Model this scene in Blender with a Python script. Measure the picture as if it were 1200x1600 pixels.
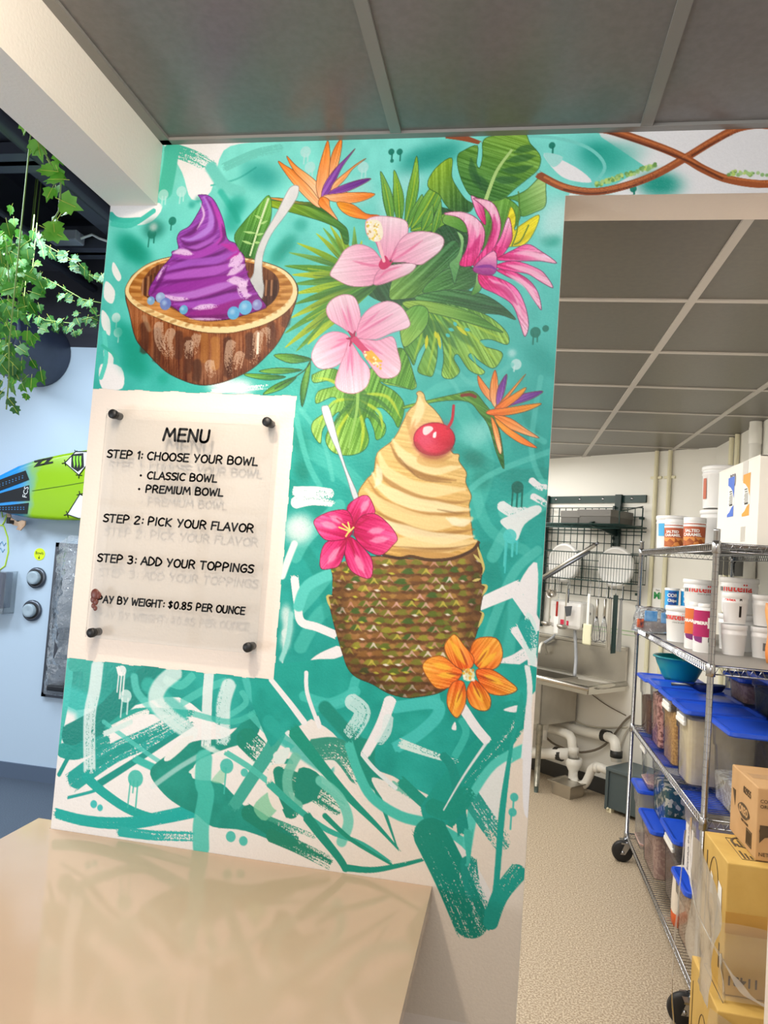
import bpy, bmesh, math, random
import numpy as np
from mathutils import Vector, Matrix
random.seed(3)
scn = bpy.context.scene
for o in list(bpy.data.objects): bpy.data.objects.remove(o)
COL = scn.collection
# ---------------------------------------------------------------- camera (surveyed from the room's own right angles)
CAM_R = ((0.9827461, 0.1701548, 0.0725079), (0.0617814, 0.0675161, -0.9958035), (-0.1743362, 0.9831017, 0.0558388))
EYE, FPX = 1.79, 1140.0
cam = bpy.data.objects.new('camera', bpy.data.cameras.new('camera')); COL.objects.link(cam); scn.camera = cam
r0, r1, r2 = [Vector(r) for r in CAM_R]
m3 = Matrix((r0, -r1, -r2)).transposed(); cam.matrix_world = Matrix.Translation((0, 0, EYE)) @ m3.to_4x4()
cam.data.sensor_fit = 'HORIZONTAL'; cam.data.sensor_width = 36; cam.data.lens = FPX/1200*36; cam.data.clip_start = .05
# ---------------------------------------------------------------- light and exposure
scn.view_settings.view_transform = 'Standard'; scn.view_settings.look = 'None'; scn.view_settings.gamma = 1; scn.view_settings.exposure = 0.0
try: scn.view_settings.use_curve_mapping = False
except Exception: pass
w = bpy.data.worlds.new('daylight'); scn.world = w; w.use_nodes = True
bg = w.node_tree.nodes['Background']; bg.inputs[0].default_value = (.93, .97, 1, 1); bg.inputs[1].default_value = 1.25
def area(name, loc, size, power, color, rot=(0, 0, 0), spread=180):
    l = bpy.data.lights.new(name, 'AREA'); l.shape = 'RECTANGLE'; l.size, l.size_y = size; l.energy = power; l.color = color; l.spread = math.radians(spread)
    o = bpy.data.objects.new(name, l); COL.objects.link(o); o.location = loc; o.rotation_euler = rot; return o
WARM, NEUT, COOL = (1, .86, .68), (1, .95, .87), (.78, .89, 1)
area('shop_fill_light', (-.35, -.35, 2.62), (1.2, .4), 11, (1, .97, .94), (math.radians(70), 0, 0))  # unseen lamp added and tilted at the wall to brighten the mural
area('shop_fill_light', (-.3, .62, 2.80), (1.3, .08), 5.5, (1, .98, .96), (math.radians(86), 0, 0))  # added wall-wash strip with no fitting, lifts the upper mural
area('shop_fill_light', (-.2, -1.9, 2.83), (1.6, .6), 20, NEUT)
for y, e in ((2.75, 22), (4.2, 31), (5.9, 25)): area('ceiling_light_kitchen', (-.38, y, 2.71), (.58, 1.1), e, (1, .97, .92))
area('ceiling_light_kitchen', (1.12, 2.05, 2.71), (.4, .25), 5, (1, .97, .92))
area('ceiling_light_parlour', (-2.9, 3.0, 3.5), (1.2, 1.2), 90, COOL); area('ceiling_light_parlour', (-4.9, 2.5, 3.5), (1.2, 1.2), 105, COOL)
def point(name, loc, power, color, r):
    l = bpy.data.lights.new(name, 'POINT'); l.energy = power; l.color = color; l.shadow_soft_size = r
    o = bpy.data.objects.new(name, l); COL.objects.link(o); o.location = loc; return o
def spot(name, loc, to, power, color, angle, blend=.5, r=.04):
    l = bpy.data.lights.new(name, 'SPOT'); l.energy = power; l.color = color; l.shadow_soft_size = r; l.spot_size = math.radians(angle); l.spot_blend = blend
    o = bpy.data.objects.new(name, l); COL.objects.link(o); o.location = loc; o.rotation_euler = (Vector(to)-Vector(loc)).to_track_quat('-Z', 'Y').to_euler(); return o
spot('downlight', (-.78, .95, 2.83), (-.45, 1.75, 1.0), 70, (1, .84, .66), 80, .9)
spot('downlight', (-.55, .35, 2.83), (-1.0, .75, 2.72), 34, (1, .78, .52), 120, .8)
point('beam_fill_light', (-2.3, .2, 1.25), 46, (.92, .96, 1), .16)  # invented lamp low in the parlour, brightens the beam's underside
# ---------------------------------------------------------------- survey helpers: a mark in the photograph -> a point on a known plane of the room
def ray(px, py):
    a, b = (px-600)/FPX, (py-800)/FPX; return r0*a+r1*b+r2
def at_y(px, py, Y): d = ray(px, py); d = d*(Y/d.y); return Vector((d.x, d.y, d.z+EYE))
def at_x(px, py, X): d = ray(px, py); d = d*(X/d.x); return Vector((d.x, d.y, d.z+EYE))
def at_z(px, py, Z): d = ray(px, py); d = d*((Z-EYE)/d.z); return Vector((d.x, d.y, Z))
WALL_Y = 1.783
KE, KN, KD = Vector((.75329, -.65769, 0)), Vector((.65769, .75329, 0)), 5.208      # the kitchen's slanted back wall
K_ROT = math.atan2(KE.y, KE.x)
def kw(u, w, z): p = KE*u+KN*(KD-w); return Vector((p.x, p.y, z))
# ---------------------------------------------------------------- materials
def lin(c):
    return tuple(((x/255+.055)/1.055)**2.4 if x/255 > .04045 else x/255/12.92 for x in c)+(1,)
MATS = {}
def mat(name, c, rough=.5, metal=0, c2=None, scale=20, bump=0, bscale=200, trans=0, alpha=1, emit=0, spec=.5, coat=0, detail=4, ramp=(.35, .65), stretch=None, vor=False, sheen=0):
    if name in MATS: return MATS[name]
    m = bpy.data.materials.new(name); m.use_nodes = True; nt = m.node_tree; b = nt.nodes['Principled BSDF']; MATS[name] = m
    b.inputs['Base Color'].default_value = lin(c); b.inputs['Roughness'].default_value = rough; b.inputs['Metallic'].default_value = metal
    b.inputs['Specular IOR Level'].default_value = spec; b.inputs['Coat Weight'].default_value = coat; b.inputs['Transmission Weight'].default_value = trans
    b.inputs['Alpha'].default_value = alpha
    if emit: b.inputs['Emission Color'].default_value = lin(c); b.inputs['Emission Strength'].default_value = emit
    N = nt.nodes.new; L = nt.links.new
    if c2 is not None or bump:
        tc = N('ShaderNodeTexCoord'); src = tc.outputs['Object']
        if stretch: mp = N('ShaderNodeMapping'); mp.inputs['Scale'].default_value = stretch; L(src, mp.inputs[0]); src = mp.outputs[0]
    if c2 is not None:
        if vor: t = N('ShaderNodeTexVoronoi'); t.inputs['Scale'].default_value = scale; L(src, t.inputs['Vector']); out = N('ShaderNodeSeparateColor'); L(t.outputs['Color'], out.inputs[0]); fac = out.outputs[0]
        else: t = N('ShaderNodeTexNoise'); t.inputs['Scale'].default_value = scale; t.inputs['Detail'].default_value = detail; L(src, t.inputs['Vector']); fac = t.outputs['Fac']
        cr = N('ShaderNodeValToRGB'); cr.color_ramp.elements[0].position, cr.color_ramp.elements[1].position = ramp
        cr.color_ramp.elements[0].color = lin(c); cr.color_ramp.elements[1].color = lin(c2); L(fac, cr.inputs[0]); L(cr.outputs[0], b.inputs['Base Color'])
    if bump:
        t2 = N('ShaderNodeTexNoise'); t2.inputs['Scale'].default_value = bscale; t2.inputs['Detail'].default_value = 2; L(src, t2.inputs['Vector'])
        bp = N('ShaderNodeBump'); bp.inputs['Strength'].default_value = bump; bp.inputs['Distance'].default_value = .002; L(t2.outputs['Fac'], bp.inputs['Height']); L(bp.outputs[0], b.inputs['Normal'])
    return m
def clear(name, tint, opacity=.15, rough=.08, gloss=.5, wave=0):
    """thin clear sheet: mostly see-through, a little milky, reflecting at grazing angles"""
    if name in MATS: return MATS[name]
    m = bpy.data.materials.new(name); m.use_nodes = True; nt = m.node_tree; nt.nodes.clear(); MATS[name] = m; N = nt.nodes.new; L = nt.links.new
    tr, df, gl, m1, m2, out, fr, mul = N('ShaderNodeBsdfTransparent'), N('ShaderNodeBsdfDiffuse'), N('ShaderNodeBsdfGlossy'), N('ShaderNodeMixShader'), N('ShaderNodeMixShader'), N('ShaderNodeOutputMaterial'), N('ShaderNodeFresnel'), N('ShaderNodeMath')
    tr.inputs[0].default_value = (.97, .98, .98, 1); df.inputs[0].default_value = lin(tint); gl.inputs['Roughness'].default_value = rough; m1.inputs[0].default_value = opacity; fr.inputs[0].default_value = 1.5
    mul.operation = 'MULTIPLY'; mul.inputs[1].default_value = gloss*2; L(fr.outputs[0], mul.inputs[0])
    if wave:
        tc, ns, bp = N('ShaderNodeTexCoord'), N('ShaderNodeTexNoise'), N('ShaderNodeBump'); ns.inputs['Scale'].default_value = wave; ns.inputs['Detail'].default_value = 3; bp.inputs['Strength'].default_value = 1; bp.inputs['Distance'].default_value = .03
        L(tc.outputs['Object'], ns.inputs[0]); L(ns.outputs['Fac'], bp.inputs['Height']); L(bp.outputs[0], gl.inputs['Normal']); L(bp.outputs[0], fr.inputs['Normal'])
    L(tr.outputs[0], m1.inputs[1]); L(df.outputs[0], m1.inputs[2]); L(mul.outputs[0], m2.inputs[0]); L(m1.outputs[0], m2.inputs[1]); L(gl.outputs[0], m2.inputs[2]); L(m2.outputs[0], out.inputs[0])
    return m
# ---------------------------------------------------------------- mesh builder
class MB:
    def __init__(s): s.v = []; s.f = []; s.mi = []; s.sm = []; s.cur = 0
    def add(s, vs, fs, smooth=False):
        o = len(s.v); s.v += [tuple(p) for p in vs]
        for f in fs: s.f.append([o+i for i in f]); s.mi.append(s.cur); s.sm.append(smooth)
        return s
    def box(s, x0, y0, z0, x1, y1, z1, b=0):
        if b <= 0:
            return s.add([(x, y, z) for z in (z0, z1) for y in (y0, y1) for x in (x0, x1)], [(0, 2, 3, 1), (4, 5, 7, 6), (0, 1, 5, 4), (2, 6, 7, 3), (0, 4, 6, 2), (1, 3, 7, 5)])
        bm = bmesh.new(); bmesh.ops.create_cube(bm, size=1)
        for v in bm.verts: v.co = Vector(((x0+x1)/2+v.co.x*(x1-x0), (y0+y1)/2+v.co.y*(y1-y0), (z0+z1)/2+v.co.z*(z1-z0)))
        bmesh.ops.bevel(bm, geom=bm.edges[:], offset=b, segments=2, affect='EDGES', profile=.5)
        bm.verts.index_update(); s.add([v.co for v in bm.verts], [[v.index for v in f.verts] for f in bm.faces]); bm.free(); return s
    def hexa(s, bot, top):
        return s.add(list(bot)+list(top), [(3, 2, 1, 0), (4, 5, 6, 7), (0, 1, 5, 4), (1, 2, 6, 5), (2, 3, 7, 6), (3, 0, 4, 7)])
    def prism(s, poly, d):
        """polygon (list of 3-D points) pushed along the vector d"""
        n = len(poly); d = Vector(d); a = [Vector(p) for p in poly]
        return s.add(a+[p+d for p in a], [list(range(n))[::-1], list(range(n, 2*n))]+[(i, (i+1) % n, n+(i+1) % n, n+i) for i in range(n)])
    def tube(s, pts, r, n=8, cap=True, closed=False, r2=None):
        pts = [Vector(p) for p in pts]; m = len(pts); vs = []; up = None
        for i, p in enumerate(pts):
            a = pts[(i-1) % m] if (closed or i) else p; b = pts[(i+1) % m] if (closed or i < m-1) else p
            t = (b-a).normalized()
            if up is None or abs(t.dot(up)) > .98: up = Vector((0, 0, 1)) if abs(t.z) < .9 else Vector((1, 0, 0))
            x = t.cross(up).normalized(); y = x.cross(t).normalized(); up = y
            rr = r if r2 is None else r+(r2-r)*i/(m-1)
            vs += [p+(x*math.cos(6.28318*k/n)+y*math.sin(6.28318*k/n))*rr for k in range(n)]
        fs = [(i*n+k, i*n+(k+1) % n, ((i+1) % m)*n+(k+1) % n, ((i+1) % m)*n+k) for i in range(m if closed else m-1) for k in range(n)]
        if cap and not closed: fs += [list(range(n))[::-1], [(m-1)*n+k for k in range(n)]]
        return s.add(vs, fs, n > 4)
    def lathe(s, prof, c=(0, 0, 0), n=24, axis='z', a0=0, a1=6.283185, capb=True, capt=False):
        full = a1-a0 > 6.28; k = n if full else n+1; vs = []; c = Vector(c)
        for r, h in prof:
            for i in range(k):
                a = a0+(a1-a0)*i/n; p = (r*math.cos(a), r*math.sin(a), h)
                vs.append(c+Vector(p if axis == 'z' else ((h, p[0], p[1]) if axis == 'x' else (p[0], h, p[1]))))
        m = len(prof); fs = [(j*k+i, j*k+(i+1) % k, (j+1)*k+(i+1) % k, (j+1)*k+i) for j in range(m-1) for i in range(n if full else k-1)]
        s.add(vs, fs, True); o = len(s.v)-len(vs)
        for on, j in ((capb, 0), (capt, m-1)):
            if on and prof[j][0] > 1e-5: s.f.append([o+j*k+i for i in range(k)]); s.mi.append(s.cur); s.sm.append(False)
        return s
    def ball(s, c, r, sx=1, sy=1, sz=1, n=10):
        return s.lathe([(max(r*math.sin(math.pi*i/n), 1e-6), 0) for i in range(n+1)], c, n*2, capb=False) if False else s._ball(c, r, sx, sy, sz, n)
    def _ball(s, c, r, sx, sy, sz, n):
        vs = []; 
        for j in range(n+1):
            for i in range(2*n): a, b = math.pi*j/n, math.pi*i/n; vs.append((c[0]+r*sx*math.sin(a)*math.cos(b), c[1]+r*sy*math.sin(a)*math.sin(b), c[2]+r*sz*math.cos(a)))
        return s.add(vs, [(j*2*n+i, j*2*n+(i+1) % (2*n), (j+1)*2*n+(i+1) % (2*n), (j+1)*2*n+i) for j in range(n) for i in range(2*n)], True)
    def build(s, name, mats, parent=None, loc=None, rotz=0):
        me = bpy.data.meshes.new(name); me.from_pydata(s.v, [], s.f)
        for m in (mats if isinstance(mats, (list, tuple)) else [mats]): me.materials.append(m)
        me.polygons.foreach_set('material_index', s.mi); me.polygons.foreach_set('use_smooth', s.sm); me.validate(); me.update()
        o = bpy.data.objects.new(name, me); COL.objects.link(o)
        if parent is not None: o.parent = parent
        if loc is not None: o.location = loc
        o.rotation_euler = (0, 0, rotz); return o
def tag(o, label, cat, group=None, kind=None):
    o['label'] = label; o['category'] = cat
    if group: o['group'] = group
    if kind: o['kind'] = kind
    return o
def thing(name, label, cat, loc=(0, 0, 0), rotz=0, group=None):
    o = bpy.data.objects.new(name, None); COL.objects.link(o); o.location = loc; o.rotation_euler = (0, 0, rotz); o.empty_display_size = .05; return tag(o, label, cat, group)
def struct(name, mb, m): o = mb.build(name, m); o['kind'] = 'structure'; return o
def dup(root, loc=None, rotz=None, label=None):
    r = root.copy(); COL.objects.link(r)
    if loc is not None: r.location = loc
    if rotz is not None: r.rotation_euler = (0, 0, rotz)
    if label: r['label'] = label
    def kids(a, b):
        for ch in [x for x in a.children if x.name != b.name]:
            c = ch.copy(); COL.objects.link(c); c.parent = b; kids(ch, c)
    kids(root, r); return r
def text(name, s, size, m, parent, loc, rot, align='CENTER', depth=.0004, xs=1., bold=0, sp=1.):
    cu = bpy.data.curves.new(name, 'FONT'); cu.body = s; cu.size = size; cu.align_x = align; cu.align_y = 'CENTER'; cu.extrude = depth; cu.offset = bold; cu.space_character = sp; cu.resolution_u = 3
    t = bpy.data.objects.new(name+'_src', cu); COL.objects.link(t); bpy.context.view_layer.update()
    me = bpy.data.meshes.new_from_object(t.evaluated_get(bpy.context.evaluated_depsgraph_get())); bpy.data.objects.remove(t); bpy.data.curves.remove(cu)
    me.name = name; me.materials.clear(); me.materials.append(m)
    o = bpy.data.objects.new(name, me); COL.objects.link(o); o.parent = parent; o.location = loc; o.rotation_euler = rot; o.scale = (xs, 1, 1); return o
def arc(c, r, a0, a1, n, plane='xz'):
    out = []
    for i in range(n+1):
        a = a0+(a1-a0)*i/n; p, q = r*math.cos(a), r*math.sin(a)
        out.append((c[0]+p, c[1], c[2]+q) if plane == 'xz' else (c[0]+p, c[1]+q, c[2]) if plane == 'xy' else (c[0], c[1]+p, c[2]+q))
    return out
FRONT, AISLE = (math.pi/2, 0, 0), (math.pi/2, 0, -math.pi/2)          # facing -Y, facing -X
# ---------------------------------------------------------------- the setting
M_wall = mat('white_wall_paint', (238, 226, 216), .6, bump=.35, bscale=130)
M_beam = mat('beam_paint', (242, 236, 228), .6, bump=.3, bscale=130)
M_frp = mat('kitchen_wall_panel', (240, 238, 230), .4, bump=.15, bscale=90)
M_blue = mat('pale_blue_wall_paint', (196, 214, 230), .5, bump=.15, bscale=120)
M_dark = mat('black_ceiling_paint', (44, 45, 56), .6)
M_tile_a = mat('charcoal_ceiling_panel', (126, 123, 122), .33, c2=(119, 116, 115), scale=60, bump=.1, bscale=500, spec=.6)
M_bar_a = mat('charcoal_ceiling_bar', (140, 138, 134), .35)
M_tile_b = mat('taupe_ceiling_panel', (98, 94, 84), .34, c2=(92, 88, 80), scale=50, bump=.1, bscale=500, spec=.6)
M_bar_b = mat('taupe_ceiling_bar', (190, 185, 178), .4)
M_floor = mat('speckled_beige_floor', (160, 140, 116), .45, c2=(214, 200, 176), scale=120, detail=3, ramp=(.4, .62), bump=.2, bscale=160)
M_slate = mat('slate_floor', (74, 84, 98), .5, c2=(104, 114, 126), scale=170, detail=5, ramp=(.4, .75))
M_base = mat('slate_baseboard', (92, 106, 126), .5)
struct('floor', MB().box(-1.05, -4.2, -.1, 3.2, 8.2, 0), M_floor)
struct('floor', MB().box(-7, -4.2, -.1, -1.05, 5, 0), M_slate)
# the wall that carries the mural, its header over the doorway and the stub beyond it
struct('wall_front', MB().box(-1.138, WALL_Y, 0, .078, 1.918, 3.0).box(.078, WALL_Y, 2.695, .652, 1.918, 3.0).box(.652, WALL_Y, 0, 2.6, 1.918, 3.0), M_wall)
struct('beam', MB().box(-1.138, -4.2, 2.683, -1.0, WALL_Y, 3.3), M_beam)
struct('wall_back', MB().prism([kw(-6.2, 0, 0), kw(-2.636, 0, 0), kw(-2.5, -.12, 0), kw(-6.3, -.12, 0)], (0, 0, 2.76)), M_frp)
struct('wall_right', MB().box(1.44, 1.918, 0, 1.56, 5.72, 2.76), M_frp)
struct('wall_partition', MB().box(-.95, 1.918, 0, -.83, 8, 2.76), M_frp)
struct('wall_left', MB().box(-7, 4.8, 0, -.95, 4.92, 3.13), M_blue)
struct('wall_left', MB().box(-7, 4.8, 3.13, -.95, 4.92, 4.1), M_dark)
struct('wall_right', MB().box(2.6, -4.2, 0, 2.7, WALL_Y, 2.9), mat('shop_wall_paint', (226, 220, 210), .6))
mb = MB().box(-7.1, -4.2, 0, -7, 4.92, .4).box(-7.1, -4.2, 2.75, -7, 4.92, 4.1).box(-7.1, -4.2, 2.1, -7, 4.92, 2.18)
for y in (-4.15, -2.35, -.55, 1.25, 3.05, 4.85): mb.box(-7.1, y-.05, .4, -7, y+.05, 2.75)
struct('side_daylight_opening', mb, mat('storefront_frame', (60, 60, 62), .4))  # unseen side wall, opened up so that daylight reaches the beam's underside
struct('baseboard_left', MB().box(-7, 4.786, 0, -.95, 4.8, .105), M_base)
mb = MB().box(-.95, 1.918, 0, -.83, 8, .1); 
struct('baseboard_back', MB().prism([kw(-6, 0, 0), kw(-2.65, 0, 0), kw(-2.65, .012, 0), kw(-6, .012, 0)], (0, 0, .12)), mat('dark_cove_base', (66, 66, 64), .5))
struct('ceiling', MB().box(-1.0, -4.2, 2.86, 2.6, WALL_Y, 2.9), M_tile_a)
mb = MB()
for x in (-.353, .256, .866, 1.476): mb.box(x-.014, -4.2, 2.853, x+.014, WALL_Y, 2.86)
for y in (.56, -.05, -.66, -1.27, -1.88): mb.box(-1, y-.012, 2.854, 2.6, y+.012, 2.8598)
mb.box(-1, WALL_Y-.022, 2.852, 2.6, WALL_Y, 2.8601).box(-1, -4.2, 2.852, -.972, WALL_Y, 2.8601)
struct('ceiling_grid', mb, M_bar_a)
struct('ceiling', MB().box(-.83, 1.918, 2.74, 1.56, 8, 2.8), M_tile_b)
mb = MB()
for x in (-.658, -.048, .562, 1.172): mb.box(x-.014, 1.918, 2.734, x+.014, 7.6, 2.74)
for i in range(9): y = 1.99+.628*i; mb.box(-.83, y-.012, 2.7345, 1.44, y+.012, 2.7399)
struct('ceiling_grid', mb, M_bar_b)
struct('ceiling', MB().box(-7, -4.2, 4.1, -.95, 4.92, 4.2), M_dark)
M_joist = mat('painted_steel_joist', (66, 68, 80), .45)
mb = MB()
for x in (-6.2, -5.3, -4.4, -3.5, -2.6, -1.8): mb.box(x-.05, -4.2, 3.72, x+.05, 4.8, 4.1).box(x-.09, -4.2, 3.7, x+.09, 4.8, 3.73)
for y in (4.3, 3.2, 2.1, 1.0): mb.box(-7, y-.09, 3.62, -1.14, y+.09, 3.68).box(-7, y-.02, 3.62, -1.14, y+.02, 3.8)
struct('ceiling_beam', mb, M_joist)
mb = MB()
for x, r in ((-3.1, .03), (-2.95, .02), (-2.3, .045)): mb.tube([(x, -4, 3.55), (x, 4.75, 3.55)], r, 8)
struct('ceiling_pipe', mb, mat('black_pipe', (40, 42, 54), .5))
# storefront behind the camera: the daylight comes in between its mullions
mb = MB()
for x in (-7, -5.2, -3.4, -1.6, .2, 1.9, 2.6): mb.box(x-.05, -4.25, 0, x+.05, -4.15, 2.9)
mb.box(-7, -4.25, 0, 2.6, -4.15, .45).box(-7, -4.25, 2.1, 2.6, -4.15, 2.18).box(-7, -4.3, 2.75, 2.7, -4.15, 4.2)
struct('window_1', mb, mat('storefront_frame', (60, 60, 62), .4))
# ---------------------------------------------------------------- counter
M_top = mat('beige_gloss_counter', (205, 177, 150), .10, spec=.6, c2=(201, 173, 146), scale=3)
cx0 = -1.208
t = thing('counter', 'glossy beige counter standing against the teal painted wall', 'counter', (-.6, 1.3, 0))
mb = MB(); L0 = (-.6, 1.3)
pl = [(-.135, .45), (-.135, WALL_Y-.002), (-1.140, WALL_Y-.002), (-1.140, 1.833), (cx0, 1.833), (cx0, .45)]
mb.prism([(x-L0[0], y-L0[1], .975) for x, y in pl], (0, 0, .035)); mb.build('countertop', M_top, t)
MB().box(-1.1+.6, .6-1.3, 0, -.62+.6, WALL_Y-.01-1.3, .975).build('base', mat('counter_base_paint', (226, 216, 204), .6), t)
# ---------------------------------------------------------------- ivy
M_leaf = mat('ivy_leaf', (34, 112, 30), .5, c2=(96, 166, 40), scale=7, ramp=(.3, .7)); M_leaf3 = mat('light_ivy_leaf', (84, 160, 40), .45, c2=(140, 206, 76), scale=7); M_leaf2 = mat('shaded_ivy_leaf', (26, 84, 34), .55, c2=(64, 124, 50), scale=9); M_vine = mat('ivy_stem', (122, 150, 70), .6); M_vein = mat('ivy_vein', (200, 214, 90), .5)
IVY = [(0, -.44), (.24, -.46), (.52, -.16), (.36, .02), (.40, .26), (.18, .26), (0, .6), (-.18, .26), (-.40, .26), (-.36, .02), (-.52, -.16), (-.24, -.46)]
def leaf(mb, p, size, d, nrm, rnd):
    d = Vector(d).normalized(); n = Vector(nrm); n = (n-d*n.dot(d)).normalized(); s = d.cross(n)
    pts = [Vector(p)+s*(x*size)+d*((y+.5)*size)+n*(size*(.10*abs(x)*2-.18*(y+.5)**2+.02*math.sin(9*x+rnd))) for x, y in IVY]
    c = Vector(p)+d*.42*size-n*.03*size; o = pts+[c]
    mb.add(o, [(i, (i+1) % 12, 12) for i in range(12)], True)
    mb.cur = 1; mb.tube([Vector(p)-d*size*.25, Vector(p)+n*.012*size, c+n*.016*size, Vector(p)+d*size*.8-n*.05*size], .012*size+.0004, 4); mb.cur = 0
def vine(label, path, n, size, spread, m, seed, hang=.6):
    rn = random.Random(seed); pts = [Vector(p) for p in path]; top = Vector((pts[0].x, pts[0].y, 4.1))
    t = thing('hanging_ivy', label, 'ivy', pts[0], group=None); o = pts[0]
    MB().tube([top-o]+[p-o for p in pts], .003, 6).build('stem', M_vine, t)
    mb = MB(); L = len(pts)-1
    for i in range(n):
        f = i/n*L; k = min(int(f), L-1); p = pts[k].lerp(pts[k+1], f-k)-o
        q = p+Vector((rn.uniform(-1, 1), rn.uniform(-1, 1), rn.uniform(-.8, .6)))*spread
        d = Vector((rn.uniform(-1, 1), rn.uniform(-.5, .5), -hang+rn.uniform(-.7, .7)))
        leaf(mb, q, size*rn.uniform(.65, 1.2), d, (rn.uniform(-.5, .6), -1, rn.uniform(-.2, .5)), i)
    mb.build('leaves', [m, M_vein], t); return t
P = lambda px, py, Y: at_y(px, py, Y)
for i, (lab, marks, Y, n, sz, sp, m, hg) in enumerate([
    ('sprig of large light green ivy leaves dangling beside the white beam', [(40, 190), (68, 235), (95, 285), (92, 330), (70, 365)], 2.3, 17, .075, .035, M_leaf3, .5),
    ('thick curtain of ivy hanging down in front of the dark duct', [(-20, 330), (10, 380), (14, 440), (10, 520), (6, 590)], 2.9, 150, .06, .11, M_leaf, .9),
    ('thin ivy strand trailing lowest below the leafy curtain', [(14, 540), (14, 590), (10, 640)], 2.7, 9, .06, .025, M_leaf2, 1),
    ('ivy strand hanging over the edge behind the thick ivy curtain', [(-30, 370), (28, 395), (36, 440), (22, 500)], 3.1, 60, .06, .08, M_leaf, .7),
    ('upper swag of small ivy leaves draped below the ceiling pipes', [(50, 370), (75, 385), (110, 405), (140, 430), (170, 450)], 3.5, 30, .05, .05, M_leaf2, .6),
    ('middle swag of small ivy leaves sagging beside the mural wall', [(50, 425), (90, 445), (130, 468), (172, 476)], 3.6, 20, .05, .045, M_leaf2, .7),
    ('lowest swag of dark ivy leaves just above the black duct', [(36, 480), (70, 500), (110, 505), (165, 490)], 3.7, 34, .05, .05, M_leaf2, .6)]):
    pts = [P(x, y, Y) for x, y in marks]
    vine(lab, pts, n, sz, sp, m, 11+i, hg)
# ---------------------------------------------------------------- mural painting (flat paint on the real wall)
TX = 0.0016; MX0, MZ1 = -1.142, 2.866; MW, MH = 1140, 1346
rng = np.random.default_rng(7)
IMG = np.ones((MH, MW, 3), np.float32); IDS = np.zeros((MH, MW), np.uint8); CUR = [0]
def vnoise(h, w, fy, fx):
    gy, gx = max(2, int(h*fy)+2), max(2, int(w*fx)+2)
    g = rng.random((gy, gx)).astype(np.float32)
    y = np.linspace(0, gy-1.001, h); x = np.linspace(0, gx-1.001, w)
    yi, xi = y.astype(int), x.astype(int); fy_, fx_ = (y-yi)[:, None], (x-xi)[None, :]
    fy_ = fy_*fy_*(3-2*fy_); fx_ = fx_*fx_*(3-2*fx_)
    return ((g[yi][:, xi]*(1-fx_)+g[yi][:, xi+1]*fx_)*(1-fy_)+(g[yi+1][:, xi]*(1-fx_)+g[yi+1][:, xi+1]*fx_)*fy_).astype(np.float32)
GRAIN = vnoise(MH, MW, .9, .9); CLOUD = vnoise(MH, MW, .02, .02)*.6+vnoise(MH, MW, .07, .07)*.4
STREAK = vnoise(1024, 1024, .02, .55)
CR = dict(A=(160, 280, 3.529), B=(420, 200, 2.5), C=(380, 420, 2.4), D=(460, 600, 2.857), E=(80, 1020, 3.158), F=(420, 1040, 2.727), G=(600, 0, 2.0), H=(0, 0, 2.0), M=(100, 590, 3.158), P=(0, 0, 1.0))
def T(k, s):                                     # survey marks -> texels of the wall plane
    ox, oy, q = CR[k]
    v = np.array([[float(a) for a in p.split(',')] for p in s.split()]) if isinstance(s, str) else np.array(s, float)
    return wall_texel(v[:, 0]/q+ox, v[:, 1]/q+oy)
def wall_texel(px, py):
    out = []
    for a, b in zip(np.atleast_1d(px), np.atleast_1d(py)):
        p = at_y(a, b, WALL_Y); out.append(((p[0]-MX0)/TX, (MZ1-p[2])/TX))
    return np.array(out)
def C_(c): return np.array(c, np.float32)/255
def cat(p, closed=False, n=5):
    m = len(p)
    if m < 3: 
        return np.array([p[0]+(p[1]-p[0])*t for t in np.linspace(0, 1, n+1)])
    out = []
    for i in range(m if closed else m-1):
        if closed: a, b, c, d = p[i-1], p[i], p[(i+1) % m], p[(i+2) % m]
        else: a, b, c, d = p[max(i-1, 0)], p[i], p[i+1], p[min(i+2, m-1)]
        for t in np.arange(n)/n:
            out.append(.5*((2*b)+(c-a)*t+(2*a-5*b+4*c-d)*t*t+(3*b-a-3*c+d)*t**3))
    if not closed: out.append(p[-1])
    return np.array(out)
def cover(p, ss=3):
    x0, y0 = np.floor(p.min(0)).astype(int)-1; x1, y1 = np.ceil(p.max(0)).astype(int)+2
    x0, y0, x1, y1 = max(x0, 0), max(y0, 0), min(x1, MW), min(y1, MH)
    if x1 <= x0 or y1 <= y0: return None
    Y = y0+(np.arange((y1-y0)*ss)+.5)/ss; X = x0+(np.arange((x1-x0)*ss)+.5)/ss
    ins = np.zeros((len(Y), len(X)), bool)
    for a, b in zip(p, np.roll(p, -1, 0)):
        if a[1] == b[1]: continue
        r = np.where((Y >= min(a[1], b[1])) & (Y < max(a[1], b[1])))[0]
        if len(r): ins[r] ^= X[None, :] < (a[0]+(Y[r]-a[1])*(b[0]-a[0])/(b[1]-a[1]))[:, None]
    return ins.reshape(y1-y0, ss, x1-x0, ss).mean((1, 3)).astype(np.float32), x0, y0, x1, y1
def blend(a, col, x0, y0, x1, y1):
    v = IMG[y0:y1, x0:x1]; v += (col-v)*a[..., None]
    if CUR[0]: IDS[y0:y1, x0:x1][a > .5] = CUR[0]
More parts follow.
